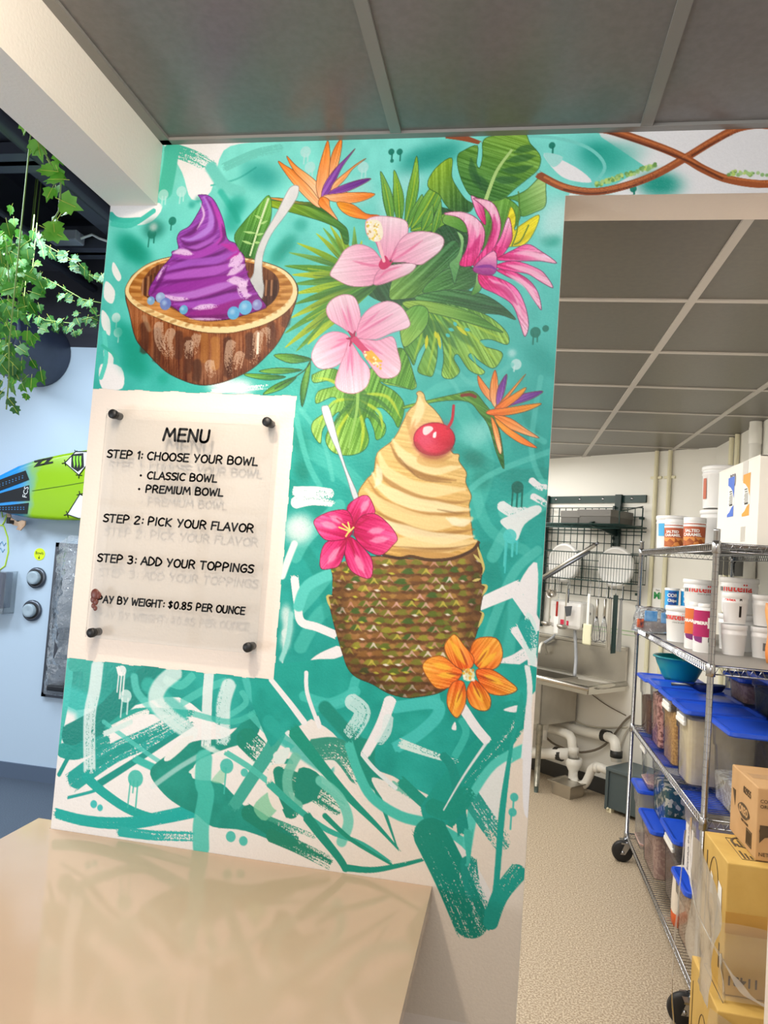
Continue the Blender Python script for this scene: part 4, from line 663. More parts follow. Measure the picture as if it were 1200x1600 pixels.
G = {'A': ['0,0 .35,1 .7,0', '.12,.36 .6,.36'], 'B': ['.05,0 .05,1 .4,.98 .55,.8 .42,.58 .05,.53', '.42,.58 .62,.4 .6,.15 .42,0 .05,0'], 'C': ['.62,.88 .4,1 .15,.85 .02,.5 .12,.15 .35,0 .6,.1'], 'D': ['.05,0 .05,1 .35,.95 .62,.65 .62,.35 .35,.05 .05,0'], 'E': ['.55,1 .05,1 .02,0 .55,0', '.05,.52 .48,.54'], 'F': ['.55,1 .05,1 .02,0', '.05,.52 .46,.54'], 'G': ['.62,.88 .4,1 .12,.82 .02,.48 .15,.12 .4,0 .62,.15 .64,.45 .36,.45'], 'H': ['.05,1 .03,0', '.6,1 .6,0', '.04,.52 .6,.54'], 'I': ['.05,1 .03,0'], 'K': ['.05,1 .03,0', '.58,1 .06,.48 .6,0'], 'L': ['.05,1 .03,0 .52,0'], 'M': ['0,0 .14,1 .42,.35 .7,1 .84,0'], 'N': ['.03,0 .06,1 .6,.02 .62,1'], 'O': ['.36,1 .12,.85 .02,.5 .12,.13 .36,0 .6,.13 .7,.5 .6,.85 .36,1'], 'P': ['.03,0 .05,1 .4,.98 .58,.75 .42,.5 .05,.44'], 'R': ['.03,0 .05,1 .4,.98 .58,.76 .42,.54 .05,.48', '.28,.5 .62,0'], 'S': ['.56,.9 .36,1 .12,.9 .06,.7 .3,.54 .52,.4 .52,.14 .3,0 .03,.1'], 'T': ['0,1 .62,1', '.3,1 .29,0'], 'U': ['.05,1 .04,.25 .18,.02 .42,.02 .58,.25 .6,1'], 'V': ['.02,1 .3,0 .6,1'], 'W': ['.02,1 .2,0 .43,.75 .66,0 .88,1'], 'Y': ['.03,1 .3,.5', '.6,1 .24,0'], '0': ['.32,1 .1,.8 .04,.45 .12,.1 .3,0 .5,.15 .58,.55 .48,.9 .32,1'], '1': ['.02,.8 .2,1 .19,0'], '2': ['.03,.82 .2,1 .45,.95 .5,.7 .02,0 .55,.02'], '3': ['.04,.95 .3,1 .48,.85 .42,.6 .2,.53 .48,.45 .52,.18 .3,0 .02,.08'], '5': ['.52,1 .12,1 .08,.55 .36,.6 .54,.4 .46,.1 .22,0 .02,.08'], '8': ['.3,.55 .08,.72 .12,.94 .32,1 .5,.9 .5,.7 .1,.35 .08,.12 .28,0 .5,.1 .54,.32 .3,.55'], '$': ['.5,.82 .3,.9 .08,.76 .3,.54 .5,.36 .3,.12 .04,.22', '.3,1.02 .26,-.02'], ':': ['.1,.7 .1,.64', '.09,.22 .09,.16'], '.': ['.06,.02 .06,.06'], '*': ['.08,.42 .18,.42', '.13,.36 .13,.48', '.09,.38 .17,.46', '.09,.46 .17,.38'], ' ': []}
ADV = {'I': .28, '1': .42, ':': .3, '.': .24, ' ': .42, 'M': 1.02, 'W': 1.06, '*': .55, 'O': .86, 'L': .62, 'E': .72, 'F': .68, 'S': .72}
def lettering(name, s, a, b, h, wd, parent, o):
    """hand-lettered capitals standing on the line a-b, height h, as thin raised ink"""
    tot = sum(ADV.get(c, .82) for c in s)-.16; k = (b-a).length/tot; ux = (b-a).normalized(); uz = Vector((-ux.z, 0, ux.x)); mb = MB(); cur = 0
    for c in s:
        for st in G[c]:
            p = [tuple(map(float, q.split(','))) for q in st.split()]
            P3 = [a-o+ux*((cur+x+.05*y)*k)+uz*(y*h) for x, y in p]
            if len(P3) > 3:
                Q = [P3[0]]
                for i in range(len(P3)-1):
                    A, B_, C, D = P3[max(i-1, 0)], P3[i], P3[i+1], P3[min(i+2, len(P3)-1)]
                    soft = c in 'CDGOSUBPR02358$'
                    for t in ((.33, .66, 1) if soft else (1,)): Q.append(.5*((2*B_)+(C-A)*t+(2*A-5*B_+4*C-D)*t*t+(3*B_-A-3*C+D)*t**3))
                P3 = Q
            for i in range(len(P3)-1):
                d = (P3[i+1]-P3[i]); d = d.normalized() if d.length > 1e-7 else ux; n = Vector((-d.z, 0, d.x))*wd/2
                mb.prism([P3[i]-n, P3[i+1]-n, P3[i+1]+n, P3[i]+n], (0, -.0006, 0))
            for q in P3: mb.prism([q+Vector((math.cos(t), 0, math.sin(t)))*wd/2 for t in [6.283*j/8 for j in range(8)]], (0, -.0006, 0))
        cur += ADV.get(c, .82)
    return mb.build(name, M_ink, parent)
mk = lambda x, y: at_y(100+x/3.158, 590+y/3.158, PY)
for s, a, b_, h, wd in (('MENU', (490, 309), (714, 320), .031, .0068), ('STEP 1: CHOOSE YOUR BOWL', (212, 393), (950, 434), .0195, .0045), ('* CLASSIC BOWL', (372, 497), (750, 516), .018, .0044), ('* PREMIUM BOWL', (364, 564), (780, 585), .018, .0044), ('STEP 2: PICK YOUR FLAVOR', (193, 710), (933, 764), .0195, .0045), ('STEP 3: ADD YOUR TOPPINGS', (164, 906), (932, 964), .0195, .0045), ('PAY BY WEIGHT: $0.85 PER OUNCE', (165, 1108), (890, 1169), .0175, .0042)):
    lettering('lettering', s, mk(*a), mk(*b_), h, wd, menu, LO)
q = mk(155, 1080)-LO; s = MB()
for dx, dz, r in ((0, .006, .0125), (-.004, -.008, .008), (.004, -.014, .007), (-.002, -.024, .006), (.004, -.03, .006), (.009, .004, .009)): s._ball((q.x+dx, -.0025, q.z+dz), r, 1, .3, 1.15, 8)
s.build('sticker', mat('brown_sticker', (106, 56, 46), .4), menu)['label'] = 'brown drip-shaped sticker'
# ---------------------------------------------------------------- parlour wall: surfboard, dispensers, machine, duct
YL = 4.8
def wl(px, py, dy=0): return at_y(px, py, YL-dy)
M_navy = mat('dark_navy_duct', (38, 46, 66), .45, c2=(52, 60, 82), scale=5)
o = wl(66, 556); r = .235
t = thing('air_duct', 'large round dark navy air duct running into the pale blue wall', 'duct', (o.x, 3.0, o.z))
MB().lathe([(r, -4.5), (r, 1.795)], (0, 0, 0), 40, 'y').build('duct_body', M_navy, t)
for y in (-1.6, -.2, 1.2): MB().lathe([(r+.001, y), (r+.012, y+.01), (r+.012, y+.03), (r+.001, y+.04)], (0, 0, 0), 40, 'y', capb=False).build('joint_band', M_navy, t)
for y in (-.9, .9): MB().box(-.004, y-.012, r, .004, y+.012, 3.72-o.z).build('hanger_strap', M_navy, t)
# surfboard, tail towards the opened side wall
B0 = wl(70, 765, .12); BY = YL-.12
t = thing('surfboard', 'blue and lime green surfboard mounted high on the pale blue wall', 'surfboard', B0)
ol = [(-34, 783), (-20, 757), (0, 744), (30, 729), (62, 718), (100, 710), (140, 703), (200, 697), (260, 696), (320, 700), (380, 711), (430, 728), (445, 738), (425, 752), (370, 775), (310, 793), (240, 806), (180, 812), (128, 813), (90, 813), (50, 810), (20, 804), (-10, 795), (-30, 788)]
pts = [at_y(x, y, BY)-B0 for x, y in ol]; n = len(pts); cen = sum(pts, Vector())/n
mb = MB(); rings = []
for s, dy in ((.90, -.035), (.97, -.030), (1, -.012), (1, .006), (.96, .022), (.85, .03)):
    rings.append([Vector((cen.x+(p.x-cen.x)*s, dy, cen.z+(p.z-cen.z)*s)) for p in pts])
mb.add([q for r_ in rings for q in r_], [(j*n+i, j*n+(i+1) % n, (j+1)*n+(i+1) % n, (j+1)*n+i) for j in range(5) for i in range(n)]+[list(range(n))[::-1], [5*n+i for i in range(n)]], True)
m = bpy.data.materials.new('sprayed_surfboard'); m.use_nodes = True; nt = m.node_tree; bs = nt.nodes['Principled BSDF']; bs.inputs['Roughness'].default_value = .25
tc, sx, cr, ns, ad = [nt.nodes.new(x) for x in ('ShaderNodeTexCoord', 'ShaderNodeSeparateXYZ', 'ShaderNodeValToRGB', 'ShaderNodeTexNoise', 'ShaderNodeMath')]
nt.links.new(tc.outputs['Object'], sx.inputs[0]); nt.links.new(tc.outputs['Object'], ns.inputs[0]); ns.inputs['Scale'].default_value = 9
ad.operation = 'MULTIPLY_ADD'; ad.inputs[1].default_value = .12; nt.links.new(ns.outputs['Fac'], ad.inputs[0]); nt.links.new(sx.outputs[0], ad.inputs[2]); nt.links.new(ad.outputs[0], cr.inputs[0])
cr.color_ramp.elements[0].position = .0; cr.color_ramp.elements[0].color = lin((40, 150, 226)); cr.color_ramp.elements[1].position = .16; cr.color_ramp.elements[1].color = lin((150, 194, 18)); nt.links.new(cr.outputs[0], bs.inputs['Base Color'])
# shift so that the blend lies where the tail pad ends
mp = nt.nodes.new('ShaderNodeMapping'); mp.inputs['Location'].default_value = (.14, 0, 0); nt.links.new(tc.outputs['Object'], mp.inputs[0]); nt.links.new(mp.outputs[0], sx.inputs[0])
mb.build('board', m, t)
M_pad = mat('black_traction_foam', (26, 28, 32), .8); M_padd = mat('traction_dot', (60, 120, 170), .7)
S_ = lambda px, py, d=.0375: at_y(px, py, BY-d)-B0
def plate(mb, marks, d=.036, th=.004): mb.prism([S_(x, y, d) for x, y in marks][::-1], (0, -th, 0)); return mb
H4 = lambda cx, cy: (cx/2.286, 640+cy/2.286)
for mk_, dots in (([(-30, 262), (50, 232), (92, 218), (104, 250), (40, 275), (-30, 300)], 9), ([(-20, 305), (50, 285), (104, 270), (106, 325), (40, 328), (-20, 335)], 0), ([(-20, 345), (40, 340), (103, 333), (98, 372), (40, 372), (-10, 362)], 9)):
    mk2 = [H4(*a) for a in mk_]; p = plate(MB(), mk2).build('traction_pad', M_pad, t)
    if dots:
        a, b_ = (Vector(mk2[0])+Vector(mk2[-1]))/2, (Vector(mk2[2])+Vector(mk2[3]))/2; mb = MB()
        for i in range(9):
            for sgn in (-1.6, 1.6): q = a.lerp(b_, (i+1.5)/11); c = S_(q.x, q.y+sgn, .0405); mb.prism([c+Vector((.006*math.cos(k), 0, .004*math.sin(k))) for k in [-6.283*j/6 for j in range(6)]], (0, -.001, 0))
        mb.build('grip_dots', M_padd, p)
M_white, M_black = mat('white_decal', (236, 238, 236), .4), mat('black_decal', (22, 24, 24), .4)
c = H4(92, 295); c = S_(c[0], c[1], .043); text('logo', 'FCS', .05, M_white, t, c, (math.pi/2, math.radians(-84), 0), xs=1.)
c = H4(155, 188); c = S_(c[0], c[1], .0372); text('logo', 'ZZ', .055, M_black, t, c, (math.pi/2, math.radians(-14), 0), xs=1.9, bold=.004)
D1 = [H4(*a) for a in ((232, 190), (270, 150), (318, 150), (330, 170), (282, 234))]; D2 = [H4(*a) for a in ((240, 374), (285, 302), (345, 330), (340, 385), (280, 388))]
for d in (D1, D2):
    plate(MB(), d, .036, .0012).build('diamond_decal', M_white, t)
    mb = MB(); k = len(d)
    for i in range(k): mb.tube([S_(*d[i], .0378), S_(*d[(i+1) % k], .0378)], .0035, 5)
    for i in (0, 1, 4) if d is D1 else (0, 1): a = Vector(d[i]); g = (a-sum((Vector(q) for q in d), Vector((0, 0)))/k)*.2; mb.tube([S_(*(a+g), .0378), S_(*(a-g*.2), .0378)], .0035, 5); h = Vector((-g.y, g.x)); mb.tube([S_(*(a+h), .0378), S_(*(a-h), .0378)], .003, 5)
    mb.build('diamond_outline', M_black, t)
sq = [H4(*a) for a in ((256, 160), (298, 155), (300, 205), (278, 222), (254, 205))]; p = plate(MB(), sq, .0375, .0012).build('emblem', M_black, t)
mb = MB()
for i in range(3):
    x = 265+i*11; plate(mb, [H4(x-3, 166), H4(x+4, 165), H4(x+3, 180), H4(x+4, 196), H4(x, 208), H4(x-2, 192), H4(x-4, 178)], .0392, .001)
mb.build('claw_marks', mat('lime_decal', (150, 220, 60), .4), p)
mb = MB().tube([S_(50, 767, .037), S_(100, 759, .0375), S_(140, 752, .0375)], .0016, 5); mb.build('stringer_line', mat('stringer', (70, 110, 40), .5), t)
M_fin = mat('beige_fin', (206, 178, 150), .35, c2=(190, 150, 120), scale=12)
for mk_ in ([(22, 362), (34, 365), (38, 385), (60, 400), (66, 418), (46, 412), (28, 398)], [(60, 402), (78, 395), (90, 398), (88, 414), (72, 432), (58, 428), (64, 416)]):
    mb = MB(); mb.prism([at_y(*H4(x, y), BY+.0)-B0 for x, y in mk_][::-1], (0, .012, 0)); mb.build('fin', M_fin, t)
for px in (20, 250): a = at_y(px, 812, BY)-B0; MB().box(a.x-.012, -.04, a.z-.03, a.x+.012, .119, a.z-.004).box(a.x-.012, -.05, a.z-.03, a.x+.012, -.04, a.z+.015).build('wall_bracket', M_black, t)
# cup dispensers
M_steel = mat('brushed_steel', (176, 180, 186), .3, 1); M_dst = mat('dark_steel', (110, 114, 122), .35, 1); M_cupp = mat('frosted_cup', (170, 186, 196), .3)
for i, (px, py, lab) in enumerate(((58, 903, 'round steel cup dispenser just under the yellow paper dot'), (51, 954, 'round steel cup dispenser below the other one on the blue wall'))):
    q = wl(px, py); t = thing('cup_dispenser', lab, 'dispenser', q, group='steel cup dispensers in the blue wall')
    MB().lathe([(.076, -.001), (.076, -.012), (.070, -.020), (.056, -.022), (.050, -.012), (.049, -.004), (0.001, -.004)], (0, 0, 0), 32, 'y', capb=False).build('flange', M_dst, t)
    MB().lathe([(.049, -.003), (.047, -.045), (.044, -.05), (.03, -.05), (.001, -.046)], (-.006, 0, .002), 28, 'y', capb=False).build('cup', M_cupp, t)
    MB().lathe([(.0585, -.0225), (.053, -.026), (.046, -.0225)], (0, 0, 0), 28, 'y', capb=False).build('gasket', mat('black_rubber', (30, 30, 32), .6), t)
q = wl(62, 866); t = thing('paper_dot_sign', 'neon yellow paper dot with handwriting above the cup dispensers', 'sign', q)
MB().prism([(.044*math.cos(a), -.003, .044*math.sin(a)) for a in [6.283*i/20 for i in range(20)]], (0, .003, 0)).build('paper', mat('neon_yellow_paper', (226, 244, 30), .6), t)
text('writing', 'Bowls', .03, M_black, t, (0, -.0036, .008), FRONT, xs=.9); MB().tube([(0, -.004, -.01), (0, -.004, -.032)], .002, 5).tube([(-.006, -.004, -.024), (0, -.004, -.033), (.006, -.004, -.024)], .002, 5).build('arrow', M_black, t)
q = wl(-4, 850); t = thing('pineapple_sign', 'neon yellow-green pineapple outline drawn on the pale blue wall', 'sign', q)
Q = lambda px, py: wl(px, py, .003)-q
M_neon = mat('neon_outline', (206, 240, 60), .5)
MB().tube([Q(-22, 845), Q(-20, 825), Q(-8, 818), Q(6, 822), Q(12, 840), Q(13, 862), Q(8, 884), Q(-4, 893), Q(-18, 888), Q(-23, 866)], .005, 6, closed=True).tube([Q(-12, 818), Q(-20, 806), Q(-10, 808), Q(-12, 796), Q(-3, 806), Q(2, 795), Q(4, 808), Q(12, 802), Q(7, 815), Q(4, 820)], .005, 6).build('outline', M_neon, t)
mb = MB()
for px, py in ((-5, 853), (2, 860), (-8, 866), (4, 850)): mb.tube([Q(px-4, py), Q(px-1, py-4), Q(px+2, py+3), Q(px+5, py-2)], .0025, 5)
mb.build('scribble', mat('blue_marker', (110, 170, 206), .5), t)
a, b_ = wl(-30, 953), wl(28, 897)
t = thing('cup_cabinet', 'dark blue glossy box with clear sleeve fixed low on the blue wall', 'cabinet', (a.x, YL, a.z)); w_, h_ = b_.x-a.x, b_.z-a.z+.01
MB().box(0, -.11, .035, w_-.035, 0, h_, .006).build('case', mat('dark_blue_gloss', (36, 46, 88), .15), t)
MB().box(0, -.125, 0, w_, -.118, h_+.01).box(w_-.006, -.118, 0, w_, 0, h_+.01).box(0, -.118, 0, w_, 0, .005).build('sleeve', clear('clear_sleeve', (200, 216, 230), .03, .05, .3), t)
# soft-serve machine under a plastic cover
q0, q1 = wl(70, 1087), wl(93, 862); bx0, bz0, bz1 = q0.x-.01, q0.z, wl(95, 848).z
t = thing('soft_serve_machine', 'stainless machine front under a wrinkled clear plastic cover in the blue wall', 'machine', (bx0, YL, bz0)); W_, H_ = .62, bz1-bz0
MB().box(0, -.03, 0, .035, 0, H_).box(W_-.035, -.03, 0, W_, 0, H_).box(0, -.03, 0, W_, 0, .03).box(0, -.03, H_-.03, W_, 0, H_).build('frame', M_dst, t)
MB().box(.03, -.012, .03, W_-.03, 0, H_-.03).build('front_panel', M_steel, t)
MB().box(.10, -.09, .28, .22, -.012, .42, .01).box(.13, -.12, .42, .19, -.012, .5, .008).build('spout', M_dst, t); MB().box(.08, -.10, .06, W_-.08, -.012, .10, .01).build('drip_tray', mat('black_plastic', (34, 36, 40), .4), t)
rn = random.Random(5); mb = MB(); nx, nz = 16, 28
vs = []
for j in range(nz+1):
    for i in range(nx+1):
        u, v = i/nx, j/nz; e = min(u, 1-u, v*1.2+.02)*4; top = max(0, v-.8)
        vs.append((.015+u*(W_-.03)+rn.uniform(-.006, .006), -.03-.10*min(1, e)-.05*math.sin(v*9+3*math.sin(u*7))*.5*min(1, e)+rn.uniform(-.016, .016)*min(1, e), .02+v*(H_+.04)-.35*max(0, .22-u)*(v > .9)))
mb.add(vs, [(j*(nx+1)+i, j*(nx+1)+i+1, (j+1)*(nx+1)+i+1, (j+1)*(nx+1)+i) for j in range(nz) for i in range(nx)], True)
mb.build('plastic_cover', clear('wrinkled_plastic', (206, 214, 222), .30, .14, 1.6, wave=16), t)
q = at_y(92, 380, 4.12); t = thing('strip_light', 'short grey strip light fixed under the dark parlour ceiling', 'light', q)
MB().box(-.35, -.05, 0, .15, .05, .07, .01).build('housing', mat('light_housing', (140, 146, 156), .4), t); MB().tube([(.15, 0, .03), (.22, .01, .06), (.28, 0, .03), (.36, .02, .01)], .008, 6).build('cord', M_white, t)
# ---------------------------------------------------------------- kitchen back wall (things sit in the wall's own frame: x along it, -y into the room)
def kthing(name, label, cat, u, z, w=0, group=None): return thing(name, label, cat, kw(u, w, z), K_ROT, group)
def kat(px, py, w):                                                  # mark -> (u, z) on the plane w in front of the wall
    d = ray(px, py); s = (KD-w)/KN.dot(d); p = d*s; return p.dot(KE), p.z+EYE
M_green = mat('green_epoxy_wire', (14, 54, 50), .4); M_gdark = mat('dark_green_upright', (14, 44, 42), .45); M_chrome = mat('chrome', (172, 174, 178), .2, 1); M_ss = mat('stainless_steel', (204, 200, 192), .34, 1, c2=(192, 188, 180), scale=5)
M_pvc = mat('white_pvc', (240, 238, 230), .3); M_cream = mat('cream_conduit', (234, 228, 196), .5)
# sink
SU0, SU1 = -5.2, -3.262
t = kthing('sink', 'stainless steel sink with drainboard standing against the cream kitchen wall', 'sink', -3.7, 0)
X = lambda u: u+3.7
MB().box(X(SU0), -.03, .90, X(SU1), -.002, 1.19, .006).box(X(SU0), -.055, 1.16, X(SU1), -.002, 1.19, .006).build('backsplash', M_ss, t)
mb = MB()
mb.hexa([(X(-3.70), -.50, .855), (X(SU1), -.50, .87), (X(SU1), -.03, .87), (X(-3.70), -.03, .855)], [(X(-3.70), -.50, .865), (X(SU1), -.50, .88), (X(SU1), -.03, .88), (X(-3.70), -.03, .865)])
mb.build('drainboard', M_ss, t)
mb = MB().tube([(X(SU0), -.52, .895), (X(SU1), -.52, .895), (X(SU1), -.03, .905)], .022, 10).box(X(SU0), -.53, .85, X(SU1), -.515, .9).box(X(SU1)-.008, -.52, .85, X(SU1)+.008, -.03, .905); mb.build('rim', mat('bright_stainless', (200, 196, 186), .25, 1), t)
mb = MB(); b0, b1 = X(-4.25), X(-3.70)
mb.box(b0, -.50, .53, b1, -.49, .88).box(b0, -.05, .53, b1, -.04, .88).box(b0, -.5, .53, b0+.01, -.04, .88).box(b1-.01, -.5, .53, b1, -.04, .88).box(b0, -.5, .52, b1, -.04, .53); mb.build('basin', M_ss, t)
mb = MB(); b0, b1 = X(-4.9), X(-4.3); mb.box(b0, -.50, .53, b1, -.49, .88).box(b0, -.05, .53, b1, -.04, .88).box(b0, -.5, .53, b0+.01, -.04, .88).box(b1-.01, -.5, .53, b1, -.04, .88).box(b0, -.5, .52, b1, -.04, .53); mb.build('basin', M_ss, t)
for u in (-3.715, -4.98):
    lg = MB().lathe([(.022, .05), (.022, .36), (.026, .37), (.026, .53)], (X(u), -.48, 0), 14).build('leg', mat('galvanised_leg', (170, 166, 152), .4, .8, c2=(140, 140, 130), scale=30), t)
    MB().lathe([(.016, 0), (.018, .03), (.014, .07)], (X(u), -.48, 0), 12).build('foot', mat('grey_green_foot', (80, 96, 92), .5), lg)
MB().lathe([(.030, .44), (.030, .53)], (X(-3.83), -.27, 0), 14).lathe([(.024, .36), (.024, .44)], (X(-3.83), -.27, 0), 14).build('drain', M_pvc, t)
mb = MB().tube([(X(-4.02), -.06, 1.02), (X(-4.02), -.10, 1.10), (X(-3.96), -.2, 1.13), (X(-3.9), -.3, 1.12), (X(-3.88), -.34, 1.06)], .012, 10); mb.build('faucet', mat('white_spout', (232, 228, 216), .3), t)
def kpts(marks): out = []; [out.append((kat(px, py, w)[0], -w, kat(px, py, w)[1])) for px, py, w in marks]; return out
def pipe(name, label, cat, marks, r, m, joints=(), jm=None, n=14, smooth=3, group=None):
    P_ = [Vector(p) for p in kpts(marks)]; o = P_[0].copy(); t = kthing(name, label, cat, o.x, o.z, -o.y, group)
    Q = []
    for i, p in enumerate(P_):
        if 0 < i < len(P_)-1 and smooth:
            a, c = P_[i-1], P_[i+1]; k = min(.045, (a-p).length*.45, (c-p).length*.45); s0, s1 = p+(a-p).normalized()*k, p+(c-p).normalized()*k
            for j in range(smooth+1): f = j/smooth; Q.append((s0*(1-f)**2+p*2*f*(1-f)+s1*f*f)-o)
        else: Q.append(p-o)
    MB().tube(Q, r, n).build('pipe' if cat == 'pipe' else cat, m, t)
    for px, py, w, ax, l, rr in joints:
        q = Vector(kpts([(px, py, w)])[0])-o; d = Vector({'x': (1, 0, 0), 'y': (0, 1, 0), 'z': (0, 0, 1)}[ax])*l/2; MB().tube([q-d, q+d], rr, n).build('coupling', jm or m, t)
    return t
M_rub = mat('black_rubber_coupling', (42, 42, 40), .5)
pipe('drain_pipe', 'white drain pipe bending down above the white funnel under the sink', 'pipe', [(832, 1133, .12), (868, 1140, .14), (893, 1150, .2), (896, 1184, .2)], .038, M_pvc, [(896, 1172, .2, 'z', .05, .043)])
pipe('drain_pipe', 'upper drain pipe along the wall turning down into the grey grease trap', 'pipe', [(868, 1128, .05), (910, 1143, .05), (948, 1150, .10), (961, 1157, .19), (963, 1190, .19)], .038, M_pvc, [(947, 1150, .10, 'x', .07, .046), (963, 1178, .19, 'z', .05, .046)], M_rub)
pipe('drain_pipe', 'horizontal white drain pipe with a black coupling beside the sink leg', 'pipe', [(790, 1174, .3), (850, 1177, .28), (888, 1178, .24)], .045, M_pvc, [(873, 1178, .25, 'x', .075, .051)], M_rub)
t = pipe('drain_trap', 'white funnel and curved trap leading to the grey grease trap', 'trap', [(896, 1196, .2), (896, 1216, .2), (902, 1228, .2), (914, 1226, .2), (921, 1212, .2), (925, 1200, .2), (934, 1197, .2), (952, 1205, .2)], .034, M_pvc, [(933, 1199, .2, 'x', .04, .04)])
MB().lathe([(.036, -.10), (.036, -.045), (.066, .01), (.066, .06), (.056, .06), (.052, .01), (.03, -.03)], (0, 0, 0), 24, capb=False).build('funnel', M_pvc, t)
u, z = kat(886, 1243, .33); t = kthing('floor_sink', 'small square stainless floor drain box under the white trap', 'drain', -3.55, 0, .30)
MB().hexa([(-.085, -.085, 0), (.085, -.085, 0), (.085, .085, 0), (-.085, .085, 0)], [(-.092, -.092, .10), (.092, -.092, .10), (.092, .092, .10), (-.092, .092, .10)]).build('box', M_ss, t)
MB().box(-.115, -.115, .1, .115, -.09, .108).box(-.115, .09, .1, .115, .115, .108).box(-.115, -.09, .1, -.09, .09, .108).box(.09, -.09, .1, .115, .09, .108).build('rim', M_ss, t)
t = kthing('grease_trap', 'dark slate grease trap box on the speckled floor beside the rack', 'grease trap', -3.17, 0, .34)
M_gt = mat('slate_grey_paint', (74, 88, 92), .45); MB().box(.0, 0, .03, .36, .30, .31, .004).build('body', M_gt, t); MB().box(-.015, -.015, .30, .38, .31, .325, .004).build('lid', mat('slate_grey_lid', (86, 100, 104), .45), t); MB().box(-.012, -.012, .02, .012, .012, .3).build('corner_strip', M_gt, t)
MB().tube([(-.02, .02, .03), (.02, -.01, .025)], .01, 8).build('outlet_stub', M_cream, t)
for x, y in ((.02, .02), (.32, .02), (.32, .27), (.02, .27)): MB().box(x-.02, y-.02, 0, x+.02, y+.02, .03).build('foot', M_cream, t)
M_cord = mat('grey_cord', (120, 110, 96), .6); M_cordl = mat('cream_cord', (206, 200, 184), .5)
def cord(label, marks, r, m):
    P_ = [Vector(p) for p in kpts(marks)]; o = P_[0].copy(); t = kthing('cable', label, 'cable', o.x, o.z, -o.y)
    Q = []
    for i in range(len(P_)-1):
        A, B_, C, D = P_[max(i-1, 0)], P_[i], P_[i+1], P_[min(i+2, len(P_)-1)]
        for f in np.linspace(0, 1, 5)[(1 if i else 0):]: Q.append(.5*((2*B_)+(C-A)*f+(2*A-5*B_+4*C-D)*f*f+(3*B_-A-3*C+D)*f**3)-o)
    MB().tube(Q, r, 8).build('cord', m, t)
cord('dark cable sagging under the sink from leg to rack', [(845, 1142, .02), (862, 1160, .03), (890, 1172, .05), (915, 1175, .06), (945, 1164, .05), (975, 1128, .03), (987, 1118, .02)], .009, M_cord)
cord('cream cable looping along the wall below the drainboard', [(898, 1125, .012), (915, 1133, .012), (940, 1137, .012), (980, 1136, .012)], .007, M_cordl)
cord('thin cream cable hanging down the wall beside the rack post', [(984, 1135, .02), (976, 1148, .02), (970, 1165, .02), (966, 1178, .02)], .006, M_cordl)
cord('thin slanting cable on the wall below the sink end', [(916, 1078, .012), (945, 1100, .012), (978, 1118, .012)], .004, M_cord)
cord('grey hose hanging from the dispenser into the sink', [(898, 978, .12), (899, 1000, .13), (900, 1030, .2), (898, 1056, .26)], .014, mat('grey_hose', (168, 172, 178), .4))
cord('curved grey hose end lying over the backsplash near the mural', [(834, 1007, .08), (846, 1006, .09), (858, 1000, .08), (868, 992, .04)], .013, mat('grey_hose', (168, 172, 178), .4))
for px, lab in ((1026, 'cream conduit on the back wall nearer the wire shelf'), (1047, 'second cream conduit on the back wall nearer the white buckets')):
    u, _ = kat(px, 720, .02); t = kthing('conduit', lab, 'conduit', u, 1.0, .02, 'cream conduits on the back wall')
    MB().lathe([(.0155, 0), (.0155, 1.74)], (0, 0, 0), 14).build('tube', M_cream, t)
    for z in (1.53, .95): MB().box(-.045, .0, z-.01, .045, .018, z+.01).build('clip', M_cream, t)
# wall shelf
u0, u1 = -4.42, -3.177
t = kthing('wire_shelf', 'green wire wall shelf with uprights on the cream kitchen wall', 'shelf', -3.7, 1.2)
Z = lambda z: z-1.2
MB().box(X(u0), -.02, Z(2.335), X(u1), -.002, Z(2.395)).build('top_rail', M_green, t)
mb = MB()
for u in (-4.3, -4.05, -3.8, -3.57, -3.3): mb.lathe([(.012, -.021), (.01, -.024), (.001, -.025)], (X(u), 0, Z(2.368)), 10, 'y', capb=False)
mb.build('screw', M_chrome, t)
for u, zb in ((-4.14, 1.25), (-3.41, 1.98)):
    mb = MB().box(X(u)-.028, -.045, Z(zb), X(u)+.028, -.02, Z(2.40))
    for i in range(int((2.35-zb)/.05)): mb.box(X(u)-.034, -.06, Z(zb+.05*i), X(u)-.018, -.045, Z(zb+.05*i+.026)).box(X(u)+.018, -.06, Z(zb+.05*i), X(u)+.034, -.045, Z(zb+.05*i+.026))
    mb.build('upright', M_gdark, t)
    MB().prism([(X(u)-.012, -.045, Z(2.24)), (X(u)-.012, -.045, Z(2.06)), (X(u)-.012, -.40, Z(2.12)), (X(u)-.012, -.40, Z(2.145))], (.024, 0, 0)).build('bracket', M_gdark, t)
mb = MB(); zs = Z(2.13)
for y in (-.07, -.2, -.33): mb.tube([(X(u0), y, zs-.006), (X(-3.14), y, zs-.006)], .004, 5)
for y in (-.05, -.42): mb.tube([(X(u0), y, zs), (X(-3.14), y, zs)], .006, 6).tube([(X(u0), y, zs-.03), (X(-3.14), y, zs-.03)], .005, 6)
n_ = 52
for i in range(n_): x = X(u0)+(u1-u0+.03)*i/(n_-1); mb.tube([(x, -.045, zs), (x, -.425, zs)], .0022, 4)
for i in range(40): x = X(u0)+1.25*i/40; mb.tube([(x, -.42, zs), (x+.016, -.42, zs-.03), (x+.031, -.42, zs)], .002, 4)
mb.tube([(X(-3.14), -.05, zs), (X(-3.14), -.42, zs)], .006, 6).tube([(X(-3.14), -.42, zs), (X(-3.17), -.38, zs+.10), (X(-3.18), -.05, zs+.17)], .005, 6); mb.build('wire_deck', M_green, t)
